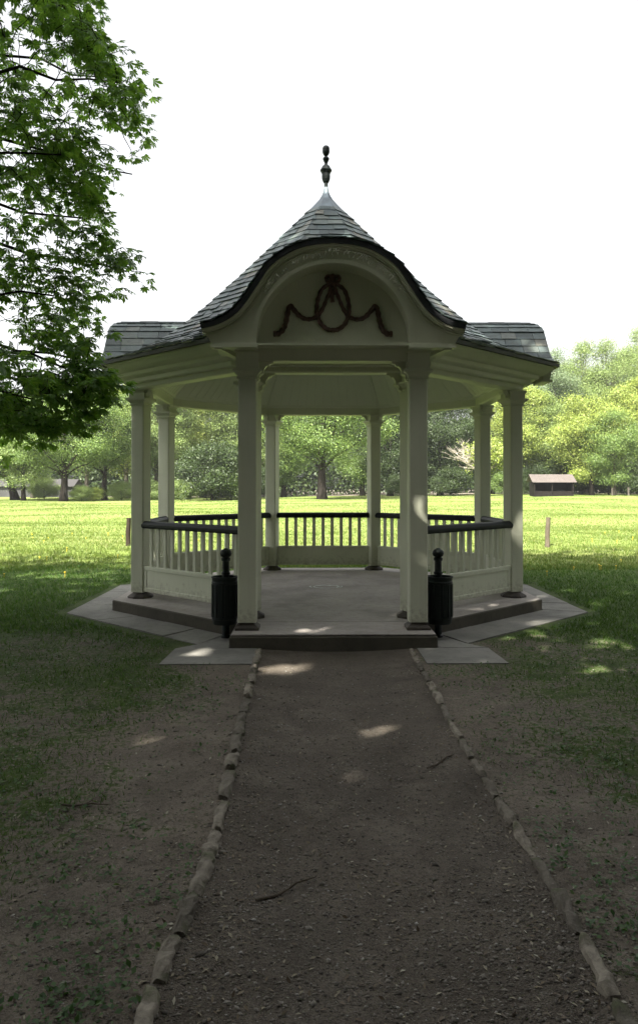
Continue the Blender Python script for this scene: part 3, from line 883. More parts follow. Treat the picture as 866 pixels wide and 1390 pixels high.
# ------------------------------------------------------------------ trees
def rand_quads(centres, normals, size, aspect=0.62, curl=0.0, r=rng):
    """leaf-sized diamonds at CENTRES roughly facing NORMALS"""
    n = len(centres)
    nrm = normals / (np.linalg.norm(normals, axis=1, keepdims=True) + 1e-9)
    a = r.normal(size=(n, 3)); u = np.cross(nrm, a); u /= np.linalg.norm(u, axis=1, keepdims=True) + 1e-9
    w = np.cross(nrm, u)
    s = size * r.uniform(0.6, 1.35, (n, 1))
    c = centres
    V4 = np.stack([c - u * s * 0.5, c - w * s * aspect * 0.5 + u * s * 0.08 * r.normal(size=(n, 1)), c + u * s * 0.5 - nrm * s * 0.15, c + w * s * aspect * 0.5], 1)
    return V4.reshape(-1, 3), np.arange(4 * n).reshape(n, 4)

def tree_mesh(H, RX, trunk_h, trunk_r, clusters, leaves, leaf, spread=0.30, seed=0, zflat=0.55, shell=0.35, lean=0.0, limbs=1.0, top_taper=0.0, low=None, out_up=0.6):
    """returns (trunk mesh, crown mesh): crown of leaf clumps carried on limbs"""
    r = np.random.default_rng(seed); rd = random.Random(seed)
    low = trunk_h if low is None else low
    zc = (H + low) / 2; RZ = (H - low) / 2
    C = []
    while len(C) < clusters:
        p = r.normal(size=3); p /= np.linalg.norm(p); p *= (shell + (1 - shell) * r.random()) ** 0.6
        zz = zc + p[2] * RZ
        k = 1 - top_taper * max(0, p[2])
        C.append((p[0] * RX * k + lean * zz, p[1] * RX * k, zz))
    C = np.array(C)
    b = MB()
    th = trunk_h + 0.45 * (H - trunk_h)
    tp = [(lean * z + 0.12 * trunk_r * math.sin(z * 1.1 + seed), 0.1 * trunk_r * math.cos(z * 0.9), z) for z in np.linspace(0, th, 9)]
    tr = [trunk_r * (1.45 if i == 0 else 1.08 - 0.09 * i) for i in range(9)]
    tp[0] = (tp[0][0], tp[0][1], -0.25)
    b.tube(tp, tr, 8, ref=(0.3, 1, 0))
    for i in range(int(clusters * limbs)):
        c = Vector(C[i]); rr = math.hypot(c.x - lean * c.z, c.y)
        za = min(max(trunk_h * 0.85, c.z - rr * rd.uniform(0.5, 1.0) - 0.3), th)
        a = Vector((lean * za, 0, za)); m = a.lerp(c, 0.5) + Vector((rd.uniform(-.3, .3), rd.uniform(-.3, .3), rr * rd.uniform(-.12, .12)))
        w = trunk_r * rd.uniform(0.20, 0.38)
        b.tube([a, a.lerp(m, 0.5) + Vector((0, 0, 0.06 * rr)), m, m.lerp(c, 0.55) + Vector((0, 0, 0.05 * rr)), c], [w, w * 0.8, w * 0.55, w * 0.35, w * 0.12], 5, cap=False)
    tm = b.mesh('trunk', True)
    per = max(1, leaves // clusters)
    sz = r.uniform(0.55, 1.35, clusters)
    idx = np.repeat(np.arange(clusters), (per * sz ** 2).astype(int) + 1)
    off = r.normal(size=(len(idx), 3)) * (spread * RX) * sz[idx][:, None] * np.array([1, 1, zflat]) * 0.6
    P = C[idx] + off
    loose = r.random(len(P)) < 0.22
    q3 = r.normal(size=P.shape); q3 /= np.linalg.norm(q3, axis=1, keepdims=True); q3 *= (0.25 + 0.75 * r.random((len(P), 1))) ** 0.6
    zz = zc + q3[:, 2] * RZ * 1.03; kk = 1 - top_taper * np.maximum(0, q3[:, 2])
    P[loose] = np.stack([q3[:, 0] * RX * kk + lean * zz, q3[:, 1] * RX * kk, zz], -1)[loose]
    nrm = off * out_up + r.normal(size=off.shape) * spread * RX * 0.5 + np.array([0, 0, 0.45 * spread * RX])
    v, q = rand_quads(P, nrm, leaf, 0.7, r=r)
    return tm, arr_mesh('crown', v, q)

def place_tree(name, meshes, bark, leafmat, x, y, rot, sc, label, cat='tree', group=None, zs=None):
    t = tag(empty(name, (x, y, float(gh(x, y)) - 0.05), rot), label, cat, group)
    t.scale = (sc, sc, zs or sc)
    for nm, me, mt in (('trunk', meshes[0], bark), ('crown', meshes[1], leafmat)):
        o = bpy.data.objects.new(nm, me); COL.objects.link(o); o.parent = t
        if not me.materials: me.materials.append(mt)
        if me.materials[0] != mt:
            o.material_slots[0].link = 'OBJECT'; o.material_slots[0].material = mt
    return t

T_OAK = tree_mesh(14, 7.5, 3.6, 0.48, 56, 85000, 0.155, 0.18, 11, 0.5, 0.35, low=3.2, limbs=0.5)
T_ASH = tree_mesh(17, 5.0, 3.8, 0.34, 52, 75000, 0.15, 0.215, 12, 0.6, 0.3, top_taper=0.4, low=3.0, limbs=0.9)
T_TALL = tree_mesh(24, 6.0, 6.5, 0.42, 72, 85000, 0.155, 0.22, 13, 0.75, 0.25, top_taper=0.5, low=4.5, limbs=0.9)
T_DENSE = tree_mesh(17, 5.2, 1.8, 0.40, 64, 80000, 0.16, 0.24, 14, 0.6, 0.45, top_taper=0.4, low=2.2, limbs=0.3)
T_LIGHT = tree_mesh(12, 4.6, 2.6, 0.26, 44, 50000, 0.14, 0.24, 15, 0.5, 0.3, low=2.0, limbs=0.7)
T_BUSH = tree_mesh(4.2, 2.8, 0.3, 0.10, 26, 26000, 0.12, 0.28, 16, 0.6, 0.4, low=0.2, limbs=0.5)
T_LEAN = tree_mesh(12, 4.6, 3.2, 0.5, 40, 45000, 0.145, 0.24, 17, 0.5, 0.3, lean=-0.32, low=3.4, limbs=0.6)

BG = [  # px, distance, mesh, leaves, bark, scale, z-scale, turn, name, label
    (-8, 92, T_ASH, 'lf_mid', 'bark', 0.85, 0.8, 0.3, 'broadleaf_tree', 'green tree behind the hanging chestnut boughs, leftmost trunk of the far tree line'),
    (22, 95, T_LEAN, 'lf_pale', 'bark', 1.0, 0.95, 0.0, 'broadleaf_tree', 'thick trunked tree leaning to the left at the meadow edge'),
    (32, 92, T_LIGHT, 'lf_pale', 'bark', 1.05, 1.05, 1.2, 'broadleaf_tree', 'slim dark straight trunk between the leaning tree and the spreading oak'),
    (45, 112, T_ASH, 'lf_mid', 'barkg', 0.9, 0.85, 2.2, 'broadleaf_tree', 'grey brown trunk standing farther back left of the spreading oak'),
    (87, 87, T_OAK, 'lf_mid', 'bark', 0.92, 0.92, 0.9, 'oak_tree', 'spreading old oak with thick dark trunk and low side limbs at the meadow edge'),
    (142, 93, T_ASH, 'lf_mid', 'bark', 0.95, 0.92, 3.0, 'broadleaf_tree', 'upright dark trunked tree between the spreading oak and the pavilion'),
    (118, 110, T_ASH, 'lf_pale', 'barkg', 1.0, 0.95, 4.0, 'broadleaf_tree', 'pale green tree filling the gap behind the spreading oak'),
    (172, 108, T_ASH, 'lf_yel', 'barkg', 1.0, 0.98, 5.0, 'broadleaf_tree', 'yellow green tree just left of the leftmost pavilion post'),
    (212, 104, T_ASH, 'lf_pale', 'barkg', 1.05, 1.0, 0.6, 'broadleaf_tree', 'pale spring tree seen between the two left pavilion posts'),
    (250, 110, T_TALL, 'lf_yel', 'barkg', 0.9, 0.85, 1.7, 'broadleaf_tree', 'tall tree with yellowish young leaves right of the left rear post'),
    (275, 122, T_TALL, 'lf_mid', 'barkg', 0.95, 0.95, 2.9, 'broadleaf_tree', 'tall tree with bare pale trunk behind the dark bush'),
    (305, 112, T_TALL, 'lf_pale', 'barkg', 0.95, 0.92, 4.1, 'broadleaf_tree', 'tall grey trunked tree left of the porch post'),
    (345, 112, T_ASH, 'lf_pale', 'barkg', 1.05, 1.0, 5.3, 'broadleaf_tree', 'light green tree mostly hidden behind the left porch post'),
    (437, 90, T_OAK, 'lf_mid', 'bark', 1.12, 1.12, 2.4, 'oak_tree', 'broad green oak framed between the two rear pavilion posts'),
    (385, 116, T_DENSE, 'lf_mid', 'bark', 1.0, 1.0, 0.2, 'broadleaf_tree', 'bushy mid green tree behind the framed oak, on its left'),
    (492, 116, T_DENSE, 'lf_mid', 'bark', 1.0, 1.0, 1.4, 'broadleaf_tree', 'bushy mid green tree behind the framed oak, on its right'),
    (530, 108, T_DENSE, 'lf_dark', 'bark', 1.0, 1.0, 2.6, 'dark_tree', 'dense dark green tree right of the rear right pavilion post'),
    (560, 113, T_DENSE, 'lf_dark', 'bark', 1.05, 1.05, 3.8, 'dark_tree', 'dark green tree hidden mostly behind the right porch post'),
    (597, 110, T_DENSE, 'lf_dark', 'bark', 1.05, 1.02, 5.0, 'dark_tree', 'darkest tree, directly left of the pale bare twigs'),
    (668, 116, T_DENSE, 'lf_dark', 'bark', 0.9, 0.7, 0.7, 'dark_tree', 'low dark tree behind the pale twigs'),
    (700, 112, T_ASH, 'lf_yel', 'bark', 1.05, 1.0, 0.5, 'broadleaf_tree', 'bright yellow green tree behind the two right pavilion posts'),
    (735, 112, T_ASH, 'lf_pale', 'bark', 1.0, 0.92, 1.8, 'broadleaf_tree', 'yellow green tree rising straight behind the field shed'),
    (752, 122, T_TALL, 'lf_blue', 'barkg', 0.95, 0.95, 3.1, 'broadleaf_tree', 'grey green tall tree above the pavilion eave on the right'),
    (762, 118, T_DENSE, 'lf_dark', 'bark', 0.95, 1.06, 0.9, 'dark_tree', 'dark ivy green tree showing as a shadowy patch above the shed'),
    (790, 128, T_TALL, 'lf_pale', 'barkg', 1.05, 1.06, 4.4, 'broadleaf_tree', 'tall lacy pale tree behind the shed, its top against the sky'),
    (803, 104, T_LIGHT, 'lf_yel', 'bark', 1.15, 1.15, 5.6, 'broadleaf_tree', 'small yellow green tree with dark stem right beside the shed'),
    (834, 101, T_LIGHT, 'lf_mid', 'barkg', 0.95, 0.95, 0.4, 'broadleaf_tree', 'small tree on a thin pale stem beside the short fence posts'),
    (825, 126, T_TALL, 'lf_pale', 'barkg', 1.0, 1.05, 2.0, 'broadleaf_tree', 'tall pale green tree behind the thin stemmed tree on the right'),
    (872, 108, T_ASH, 'lf_yel', 'bark', 1.15, 1.0, 3.3, 'broadleaf_tree', 'golden green tree with drooping crown, rightmost of the near wood edge'),
    (868, 130, T_TALL, 'lf_pale', 'barkg', 1.1, 1.17, 5.1, 'broadleaf_tree', 'tallest pale tree reaching highest against the sky far right'),
    (905, 118, T_TALL, 'lf_pale', 'barkg', 1.1, 1.15, 0.1, 'broadleaf_tree', 'tall yellow green tree rising beyond the golden tree'),
]
for px, d, ms, lf, bk, sc, zs, rot, nm, lab in BG:
    place_tree(nm, ms, M[bk], M[lf], ppos(px, d), d, rot, sc, lab, 'tree', 'trees along the far meadow edge', zs)
BUSH = [(612, 108, 'lf_dark', 1.0, 'dark undergrowth bush left of the pale twigged tree'), (722, 110, 'lf_dark', 1.05, 'dark undergrowth bush left of the field shed'), (826, 110, 'lf_dark', 1.1, 'dark undergrowth bush behind the thin stemmed tree'), (852, 112, 'lf_dark', 1.3, 'broad dark undergrowth bush right of the short fence posts'), (545, 106, 'lf_dark', 0.8, 'small dark bush between the rear right post and the porch post'), (111, 88, 'lf_pale', 0.46, 'light green bush right beside the spreading oak trunk'), (126, 89, 'lf_yel', 0.40, 'rounded pale bush between the oak and the upright dark trunk'), (165, 91, 'lf_pale', 0.55, 'light green bush between the upright trunk and the leftmost pavilion post'),
        (206, 93, 'lf_pale', 0.6, 'green bush between the two left pavilion posts'), (246, 92, 'lf_pale', 0.62, 'yellowish bush right of the left rear post'), (288, 95, 'lf_dark', 1.75, 'large dark bush behind the left railing'),
        (314, 96, 'lf_mid', 1.1, 'mid green bush touching the left porch post'), (60, 104, 'lf_pale', 0.7, 'pale flowering bush in front of the far grey building'), (345, 104, 'lf_dark', 1.1, 'dark low bush hidden behind the left porch post'), (880, 100, 'lf_dark', 1.2, 'dark bush under the golden tree at the far right'), (790, 113, 'lf_dark', 1.1, 'dark undergrowth bush right behind the shed'), (690, 112, 'lf_mid', 0.9, 'green bush left of the field shed behind the post')]
for i, (px, d, lf, sc, lab) in enumerate(BUSH):
    place_tree('bush', T_BUSH, M['bark'], M[lf], ppos(px, d), d, i * 1.3, sc, lab, 'bush', 'bushes along the far meadow edge')

# half bare tree with pale twigs
def bare_tree(seed=5):
    rd = random.Random(seed); b = MB(); tips = []
    def grow(p, d, L, w, lev):
        pts = [p]; q = Vector(p); dd = Vector(d)
        n = 5
        for i in range(n):
            dd = (dd + Vector((rd.uniform(-.22, .22), rd.uniform(-.22, .22), rd.uniform(-.10, .16)))).normalized()
            q = q + dd * L / n; pts.append(q.copy())
        b.tube(pts, [w * (1 - 0.14 * i) for i in range(n + 1)], 6 if lev < 2 else 4, cap=False)
        if lev >= 2: tips.extend(pts[2:])
        if lev < 4:
            for k in range((7, 5, 4, 3)[lev]):
                t = rd.uniform(0.35, 1.0) if lev else rd.uniform(0.3, 1.0)
                base = pts[min(n, max(1, int(t * n)))]
                side = Vector((rd.gauss(0, 1), rd.gauss(0, 1), rd.uniform(-0.15, 0.7))).normalized()
                nd = (dd * 0.5 + side * 0.95).normalized()
                grow(base, nd, L * rd.uniform(0.52, 0.74), w * 0.58, lev + 1)
    grow(Vector((0, 0, -0.2)), (0, 0, 1), 5.6, 0.24, 0)
    tm = b.mesh('trunk', True)
    r = np.random.default_rng(seed); P = np.array([tuple(t) for t in tips])
    P = P[(P[:, 0] > 0.2 + 1.0 * r.normal(size=len(P)))]
    C = np.repeat(P, 9, 0) + r.normal(size=(len(P) * 9, 3)) * 0.45
    v, q = rand_quads(C, r.normal(size=C.shape) + np.array([0, -.3, .5]), 0.30, 0.7, r=r)
    return tm, arr_mesh('crown', v, q)
T_BARE = bare_tree()
place_tree('half_bare_tree', T_BARE, M['barkp'], M['lf_yel'], ppos(652, 98), 98, 0.0, 0.92, 'pale twigged tree half in yellow leaf between the right pavilion posts')

# the wood behind: one mass
cs = []; ns = []; tb = MB()
rw = np.random.default_rng(21)
N = 170000
xw = rw.uniform(-95, 95, N); yw = 134 + rw.uniform(0, 16, N)
top = 15 + 3.5 * np.sin(xw * 0.21) + 2.2 * np.sin(xw * 0.53 + 1) + np.where(xw > 28, 6.0, 0) + np.where(xw < -25, -2.0, 0)
zw = top * rw.random(N) ** 0.8
keep = rw.random(N) < 0.35 + 0.65 * (np.sin(xw * 0.9 + 2 * np.sin(zw * 0.5)) * np.sin(zw * 0.8 + xw * 0.3) > -0.2)
keep |= zw < 3.5
P = np.stack([xw, yw, zw], -1)[keep]
v, q = rand_quads(P, rw.normal(size=P.shape) + np.array([0, -.5, .6]), 0.55, 0.75, r=rw)
o = link('woodland', arr_mesh('woodland', v, q), M['lf_dark']); tag(o, 'dark mass of woodland closing the view behind the meadow trees', 'woodland', None, 'stuff')

# leaf holes cut along sun rays to place light flecks on the path
SUN_EL, SUN_AZ = R(46), R(25)       # light travels towards +y, a little to the right
TO_SUN = np.array([-math.sin(SUN_AZ) * math.cos(SUN_EL), -math.cos(SUN_AZ) * math.cos(SUN_EL), math.sin(SUN_EL)])
FLECKS = np.array([(-0.34, 6.62, 0), (-0.20, 6.72, 0), (-1.12, 7.2, 0), (0.21, 4.85, 0), (0.80, 3.9, 0), (-1.12, 4.8, 0), (-0.05, 7.62, 0.14)])
def gaps(V4, loc, rot, sc, rad):
    c = V4.reshape(-1, 4, 3).mean(1) * sc
    co_, si_ = math.cos(rot), math.sin(rot)
    c = np.stack([c[:, 0] * co_ - c[:, 1] * si_, c[:, 0] * si_ + c[:, 1] * co_, c[:, 2]], -1) + np.array(loc)
    keep = np.ones(len(c), bool)
    for k, f in enumerate(FLECKS):
        d = c - f; along = d @ TO_SUN
        keep &= ~((np.linalg.norm(d - along[:, None] * TO_SUN, axis=1) < rad * (1.25, 1.0, 1.1, 0.78, 0.95, 0.95, 0.9)[k]) & (along > 1))
    return V4.reshape(-1, 4, 3)[keep].reshape(-1, 3)

# ------------------------------------------------------------------ horse chestnut whose boughs hang in on the left
def palmate(simple=False, r=random):
    """one chestnut leaf in its own frame: +x outwards, z up; list of quads"""
    out = []
    nl = r.choice((5, 5, 6, 7)) if not simple else 5
    for k in range(nl):
        a = (k - (nl - 1) / 2) * (R(38) if nl <= 5 else R(31)); L = (1.0 - 0.42 * abs(k - (nl - 1) / 2) / ((nl - 1) / 2 + .01)) * r.uniform(0.9, 1.1)
        droop = r.uniform(0.35, 0.75)
        d = Vector((math.cos(a), math.sin(a), 0)); s = Vector((-math.sin(a), math.cos(a), 0)); z = Vector((0, 0, 1))
        w = 0.165 * L * r.uniform(0.9, 1.15)
        p0 = Vector((0, 0, 0)); pm = d * L * 0.62 - z * L * 0.18 * droop; pt = d * L * (1.0 - 0.12 * droop) - z * L * 0.55 * droop
        if simple:
            out.append((p0, pm - s * w - z * 0.02, pt, pm + s * w - z * 0.02))
        else:
            q1 = d * L * 0.3 - z * L * 0.06 * droop
            out.append((p0, q1 - s * w * 0.5 + z * 0.0, pm - s * w, pm - z * 0.05 * L)); out.append((p0, pm - z * 0.05 * L, pm + s * w, q1 + s * w * 0.5))
            out.append((pm - z * 0.05 * L, pm - s * w, pt, pm + s * w))
    return out
LEAVES = [np.array([[tuple(p) for p in q] for q in palmate(False)]) for _ in range(8)]
LEAVES_S = [np.array([[tuple(p) for p in q] for q in palmate(True)]) for _ in range(6)]
BOUND = [(0, 128), (30, 132), (60, 138), (90, 160), (112, 204), (150, 200), (168, 188), (185, 140), (205, 128), (255, 130), (300, 148), (328, 160), (352, 176), (372, 128), (400, 104), (430, 112), (448, 136), (470, 142), (500, 150), (525, 148), (550, 120), (575, 100), (597, 70), (612, 15), (640, -60)]
ZB = np.array([1.56 + (662 - p[0]) * 7.5 / 1035 for p in BOUND])[::-1]; XB = np.array([(p[1] - 433) * 7.5 / 1035 for p in BOUND])[::-1]
TX, TY = -8.6, 7.4
def env_x(z):
    x = np.interp(z, ZB, XB)
    return np.where(z > ZB[-1], XB[-1] - 0.10 * np.maximum(z - ZB[-1], 0) ** 1.6, x) - 0.03
rc = np.random.default_rng(33); rdc = random.Random(33)
tb = MB()
tb.tube([(TX, TY, -0.3), (TX, TY, 0.15), (TX + 0.05, TY, 1.4), (TX, TY + 0.05, 3.2), (TX + 0.1, TY, 6), (TX, TY, 8), (TX - 0.1, TY, 9.8)], [0.62, 0.46, 0.38, 0.34, 0.25, 0.15, 0.05], 12)
shoots = []; dirs = []; fine = []
BOUGH = []
# boughs that reach into the picture: height at the trunk, height at the tip, depth of the tip
for zt, ztip, yt in ((5.2, 5.5, 7.3), (6.4, 6.0, 8.2), (4.6, 4.5, 6.7), (4.0, 3.85, 7.9), (3.4, 3.3, 7.0), (3.0, 2.75, 7.6), (2.7, 2.35, 6.9), (7.0, 6.5, 6.9), (5.6, 5.1, 8.6), (3.2, 2.9, 8.4), (4.3, 4.15, 7.3), (2.8, 2.55, 8.3)):
    xt = float(env_x(ztip)) - rdc.uniform(0.05, 0.3)
    a = Vector((TX, TY, zt - 1.2)); c = Vector((xt, yt, ztip))
    m1 = a.lerp(c, 0.35) + Vector((0, 0, 0.75)); m2 = a.lerp(c, 0.7) + Vector((0, 0, 0.55))
    pts = [Vector(p) for p in crom([tuple(a), tuple(m1), tuple(m2), tuple(c)], 6)]
    pts = [p + Vector((0, rdc.uniform(-.05, .05), rdc.uniform(-.05, .05))) for p in pts]
    tb.tube(pts, [0.052 * (1 - i / len(pts)) + 0.005 for i in range(len(pts))], 6, cap=False)
    BOUGH.append(pts)
for k in range(26):                      # the rest of the crown, out of the picture
    az = rdc.uniform(R(60), R(300)) if k % 2 else rdc.uniform(0, 2 * PI); z1 = rdc.uniform(4, 10)
    rr = 5.0 * math.sqrt(max(0.1, 1 - ((z1 - 6) / 6) ** 2))
    c = Vector((TX + rr * math.cos(az), TY + rr * math.sin(az), z1))
    if c.x > float(env_x(z1)) - 0.3: c.x = float(env_x(z1)) - 0.4
    a = Vector((TX, TY, max(2.4, z1 - rr * 0.7)))
    if a.z > 10.5: a.z = 10.5
    m = a.lerp(c, 0.5) + Vector((0, 0, 0.4))
    pts = [Vector(p) for p in crom([tuple(a), tuple(m), tuple(c)], 6)]
    tb.tube(pts, [0.09 * (1 - i / len(pts)) + 0.01 for i in range(len(pts))], 5, cap=False)
    BOUGH.append(pts)
BP = np.array([tuple(p) for bp in BOUGH for p in bp])
BPN = len(BP); BP = np.concatenate([BP, np.full((9000, 3), 1e6)])
pending = []
def add_shoot(tip, fine_):
    pending.append((np.array(tip, float), fine_))
def connect():
    """grow twigs out to the shoots, nearest first, so that twigs fork from twigs"""
    global BPN
    d0 = [np.linalg.norm(BP[:BPN] - t, axis=1).min() for t, _ in pending]
    for k in np.argsort(d0):
        tip, fine_ = pending[k]
        B_ = BP[:BPN]
        d = np.linalg.norm(B_ - tip, axis=1) + 0.6 * np.maximum(B_[:, 0] - tip[0], 0) + rc.uniform(0, 0.08, len(B_))
        a = Vector(B_[np.argmin(d)]); c = Vector(tip); L = (c - a).length
        if L > 0.03:
            m = a.lerp(c, 0.45) + Vector((rdc.uniform(-.12, .12), rdc.uniform(-.12, .12), rdc.uniform(-.02, 0.16))) * L
            m2 = a.lerp(c, 0.75) + Vector((rdc.uniform(-.08, .08), rdc.uniform(-.08, .08), rdc.uniform(0, 0.12))) * L
            r0 = min(0.009, 0.004 + 0.004 * L)
            tb.tube([a, m, m2, c], [r0, r0 * 0.8, r0 * 0.65, 0.0025], 4, cap=False)
            for q in (m, m2, c):
                if BPN < len(BP): BP[BPN] = q; BPN += 1
        out = (c - a); out.z *= 0.4
        if out.length < 0.05: out = Vector((1, 0, 0))
        shoots.append(tip); dirs.append(math.atan2(out.y, out.x)); fine.append(fine_)
n_in = 0
NIN = 2700
while n_in < NIN:
    z = rc.uniform(1.75, 9.5); y = rc.normal(7.5, 0.85)
    x = float(env_x(z)) - abs(rc.exponential(0.85)) * (1.0) - 0.35 * max(0, abs(y - 7.4) - 0.6)
    if x < -4.8: continue
    # hanging tiers with gaps between them
    tier = math.sin(z * 5.2 + 0.8 * x + 0.5 * y) + 0.7 * math.sin(2.3 * x - 1.7 * y + 3 * z) + 0.4 * math.sin(7 * x + 5 * z)
    if tier < -0.25 and x > -4.0: continue
    add_shoot((x, y, z), True); n_in += 1
for k in range(230):      # the sprays that stand out from the crown
    px, py = rdc.choice(((205, 118), (190, 135), (170, 125), (185, 155), (150, 110), (178, 352), (160, 345), (140, 335), (150, 520), (140, 505), (128, 470), (135, 60), (125, 35), (132, 215), (125, 250)))
    px += rdc.gauss(-12, 14); py += rdc.gauss(0, 13); y = rc.normal(7.5, 0.3)
    if px > 207: continue
    add_shoot(((px - 433) * 7.5 / 1035 - 0.04, y, 1.56 + (662 - py) * 7.5 / 1035), True)
for k in range(220):
    p = rc.normal(size=3); p /= np.linalg.norm(p); p *= (0.3 + 0.7 * rc.random()) ** 0.5
    z = 6.3 + p[2] * 4.7; x = TX + p[0] * 5.3; y = TY + p[1] * 5.3
    x = min(x, float(env_x(z)) - 0.8)
    if z < 1.9: continue
    add_shoot((x, y, z), False)
connect()
allq = []
for tip, az, fn in zip(shoots, dirs, fine):
    for k in range(rdc.choice((4, 5, 6)) if fn else 5):
        lib = LEAVES if fn else LEAVES_S
        lf = lib[rdc.randrange(len(lib))]
        size = rdc.uniform(0.060, 0.108) * (1.25 if tip[2] < 3.2 else 1.0) if fn else rdc.uniform(0.22, 0.36)
        a = az + rdc.gauss(0, 1.1); pitch = rdc.uniform(-0.2, 0.75); roll = rdc.gauss(0, 0.35)
        pet = rdc.uniform(0.03, 0.10)
        mt = Matrix.Translation(tuple(tip)) @ Matrix.Rotation(a, 4, 'Z') @ Matrix.Rotation(pitch, 4, 'Y') @ Matrix.Translation((pet, 0, 0)) @ Matrix.Rotation(roll, 4, 'X') @ Matrix.Scale(size, 4)
        A = np.array(mt); allq.append(lf.reshape(-1, 3) @ A[:3, :3].T + A[:3, 3])
VQ = np.concatenate(allq)
VQ = gaps(VQ, (0, 0, 0), 0.0, 1.0, 0.14)
ch = tag(empty('horse_chestnut_tree', (TX, TY, 0)), 'horse chestnut whose leafy boughs hang into view at the upper left', 'tree')
tr = tb.build('trunk', M['bark'], ch, smooth=True); tr.location = (-TX, -TY, 0)
cm = arr_mesh('crown', VQ, np.arange(len(VQ)).reshape(-1, 4))
cr = link('crown', cm, M['chest'], ch, (-TX, -TY, 0))

# ------------------------------------------------------------------ the trees behind the viewer that shade the foreground
T_SHADE = tree_mesh(21.5, 6.4, 4.5, 0.5, 120, 12000, 0.55, 0.24, 41, 0.75, 0.25, low=4.2, limbs=0.15)
SHADE = [(-20, -5.5, 'first'), (-11.5, -5, 'second'), (-2.5, -3.2, 'third'), (6, -3.6, 'fourth'), (14, -4, 'fifth'), (-22, -14, 'sixth'), (-13, -14.5, 'seventh'), (-4.5, -14, 'eighth'), (4.5, -14.5, 'ninth'), (13, -14, 'tenth')]
SIDE = [(15.5, 4.5), (19.5, 12.0)]  # unseen trees added to block light from the right
cm_ = T_SHADE[1]; V_ = np.zeros(len(cm_.vertices) * 3, np.float32); cm_.vertices.foreach_get('co', V_); V_ = V_.reshape(-1, 3)
for i, (x, y, o_) in enumerate(SHADE):
    V_ = gaps(V_, (x, y, float(gh(x, y)) - 0.05), i * 1.9, 1.0, 0.21)
for x, y in SIDE:
    V_ = gaps(V_, (x, y, float(gh(x, y)) - 0.05), x, 0.9, 0.21)
T_SHADE = (T_SHADE[0], arr_mesh('crown', V_, np.arange(len(V_)).reshape(-1, 4)))
for i, (x, y, o_) in enumerate(SHADE):
    row = 'front' if i < 5 else 'second'
    place_tree('park_tree', T_SHADE, M['bark'], M['canopy'], x, y, i * 1.9, 1.0, f'tall dense park tree shading the near path, {ORD[i % 5]} from the left in the {row} row', 'tree', 'park trees on the viewer side of the path')
for (x, y), lab in zip(SIDE, ('unseen tall park tree added right of the path to block side light', 'unseen tall park tree added right of the pavilion to block side light')):
    place_tree('park_tree', T_SHADE, M['bark'], M['canopy'], x, y, x, 0.9, lab, 'tree', 'park trees on the viewer side of the path')
for i, (x, y) in enumerate([(-18, -9.5), (-11, -9), (-5, -9.6), (0.5, -9), (6.5, -9.4), (12.5, -9)]):  # unseen bushes added to stop low light from behind reaching the pavilion
    place_tree('bush', T_BUSH, M['bark'], M['canopy'], x, y, i * 2.1, 1.5, f'unseen bush added behind the viewer to block low light, {ORD[i]} from the left', 'bush', 'added bushes blocking light behind the viewer')

# ------------------------------------------------------------------ grass, weeds, gravel, litter
def blades(n, xs, ys, h, w, bend, r, zoff=0.0):
    z = gh(xs, ys) + zoff
    a = r.uniform(0, 2 * PI, n); lean = r.uniform(0.1, bend, n) * h; la = r.uniform(0, 2 * PI, n)
    dx, dy = np.cos(a) * w / 2, np.sin(a) * w / 2
    tx, ty = xs + np.cos(la) * lean, ys + np.sin(la) * lean
    v = np.stack([np.stack([xs - dx, ys - dy, z - 0.01], -1), np.stack([xs + dx, ys + dy, z - 0.01], -1), np.stack([tx, ty, z + h], -1)], 1).reshape(-1, 3)
    return v
rg = np.random.default_rng(55)
def clear(x, y, t=3.36):
    lx, ly = x - KX, y - KY
    m = np.max(np.stack([n[0] * lx + n[1] * ly for n in NRM]), 0) > t
    m &= ~((np.abs(lx) < 1.58) & (ly < 0) & (ly > -4.1))
    return m
def path_clear(x, y):
    return ~((x > lerp_tab(LEFT, y) - 0.05) & (x < lerp_tab(RIGHT, y) + 0.05) & (y < 7.5))
# sunlit meadow
n = 360000
d = 14.5 * (108 / 14.5) ** rg.random(n)
x = rg.uniform(-0.80, 0.80, n) * d
clump = 0.5 + 0.5 * np.sin(x * 1.3 + 2 * np.sin(d * 0.7)) * np.sin(d * 1.1 + x * 0.4)
h = (0.035 + 0.06 * rg.random(n) ** 2) * (0.7 + 0.7 * clump) * (16 / d) ** 0.25
keep = clear(x, d)
x, d, h = x[keep], d[keep], h[keep]
v = blades(len(x), x, d, h, 0.012 * (x * 0 + np.hypot(x, d) / 12) ** 1.05, 0.9, rg)
o = link('meadow_grass', arr_mesh('meadow_grass', v, np.arange(len(v)).reshape(-1, 3)), M['grass']); tag(o, 'sunlit yellow green meadow grass beyond the shade', 'grass', None, 'stuff')
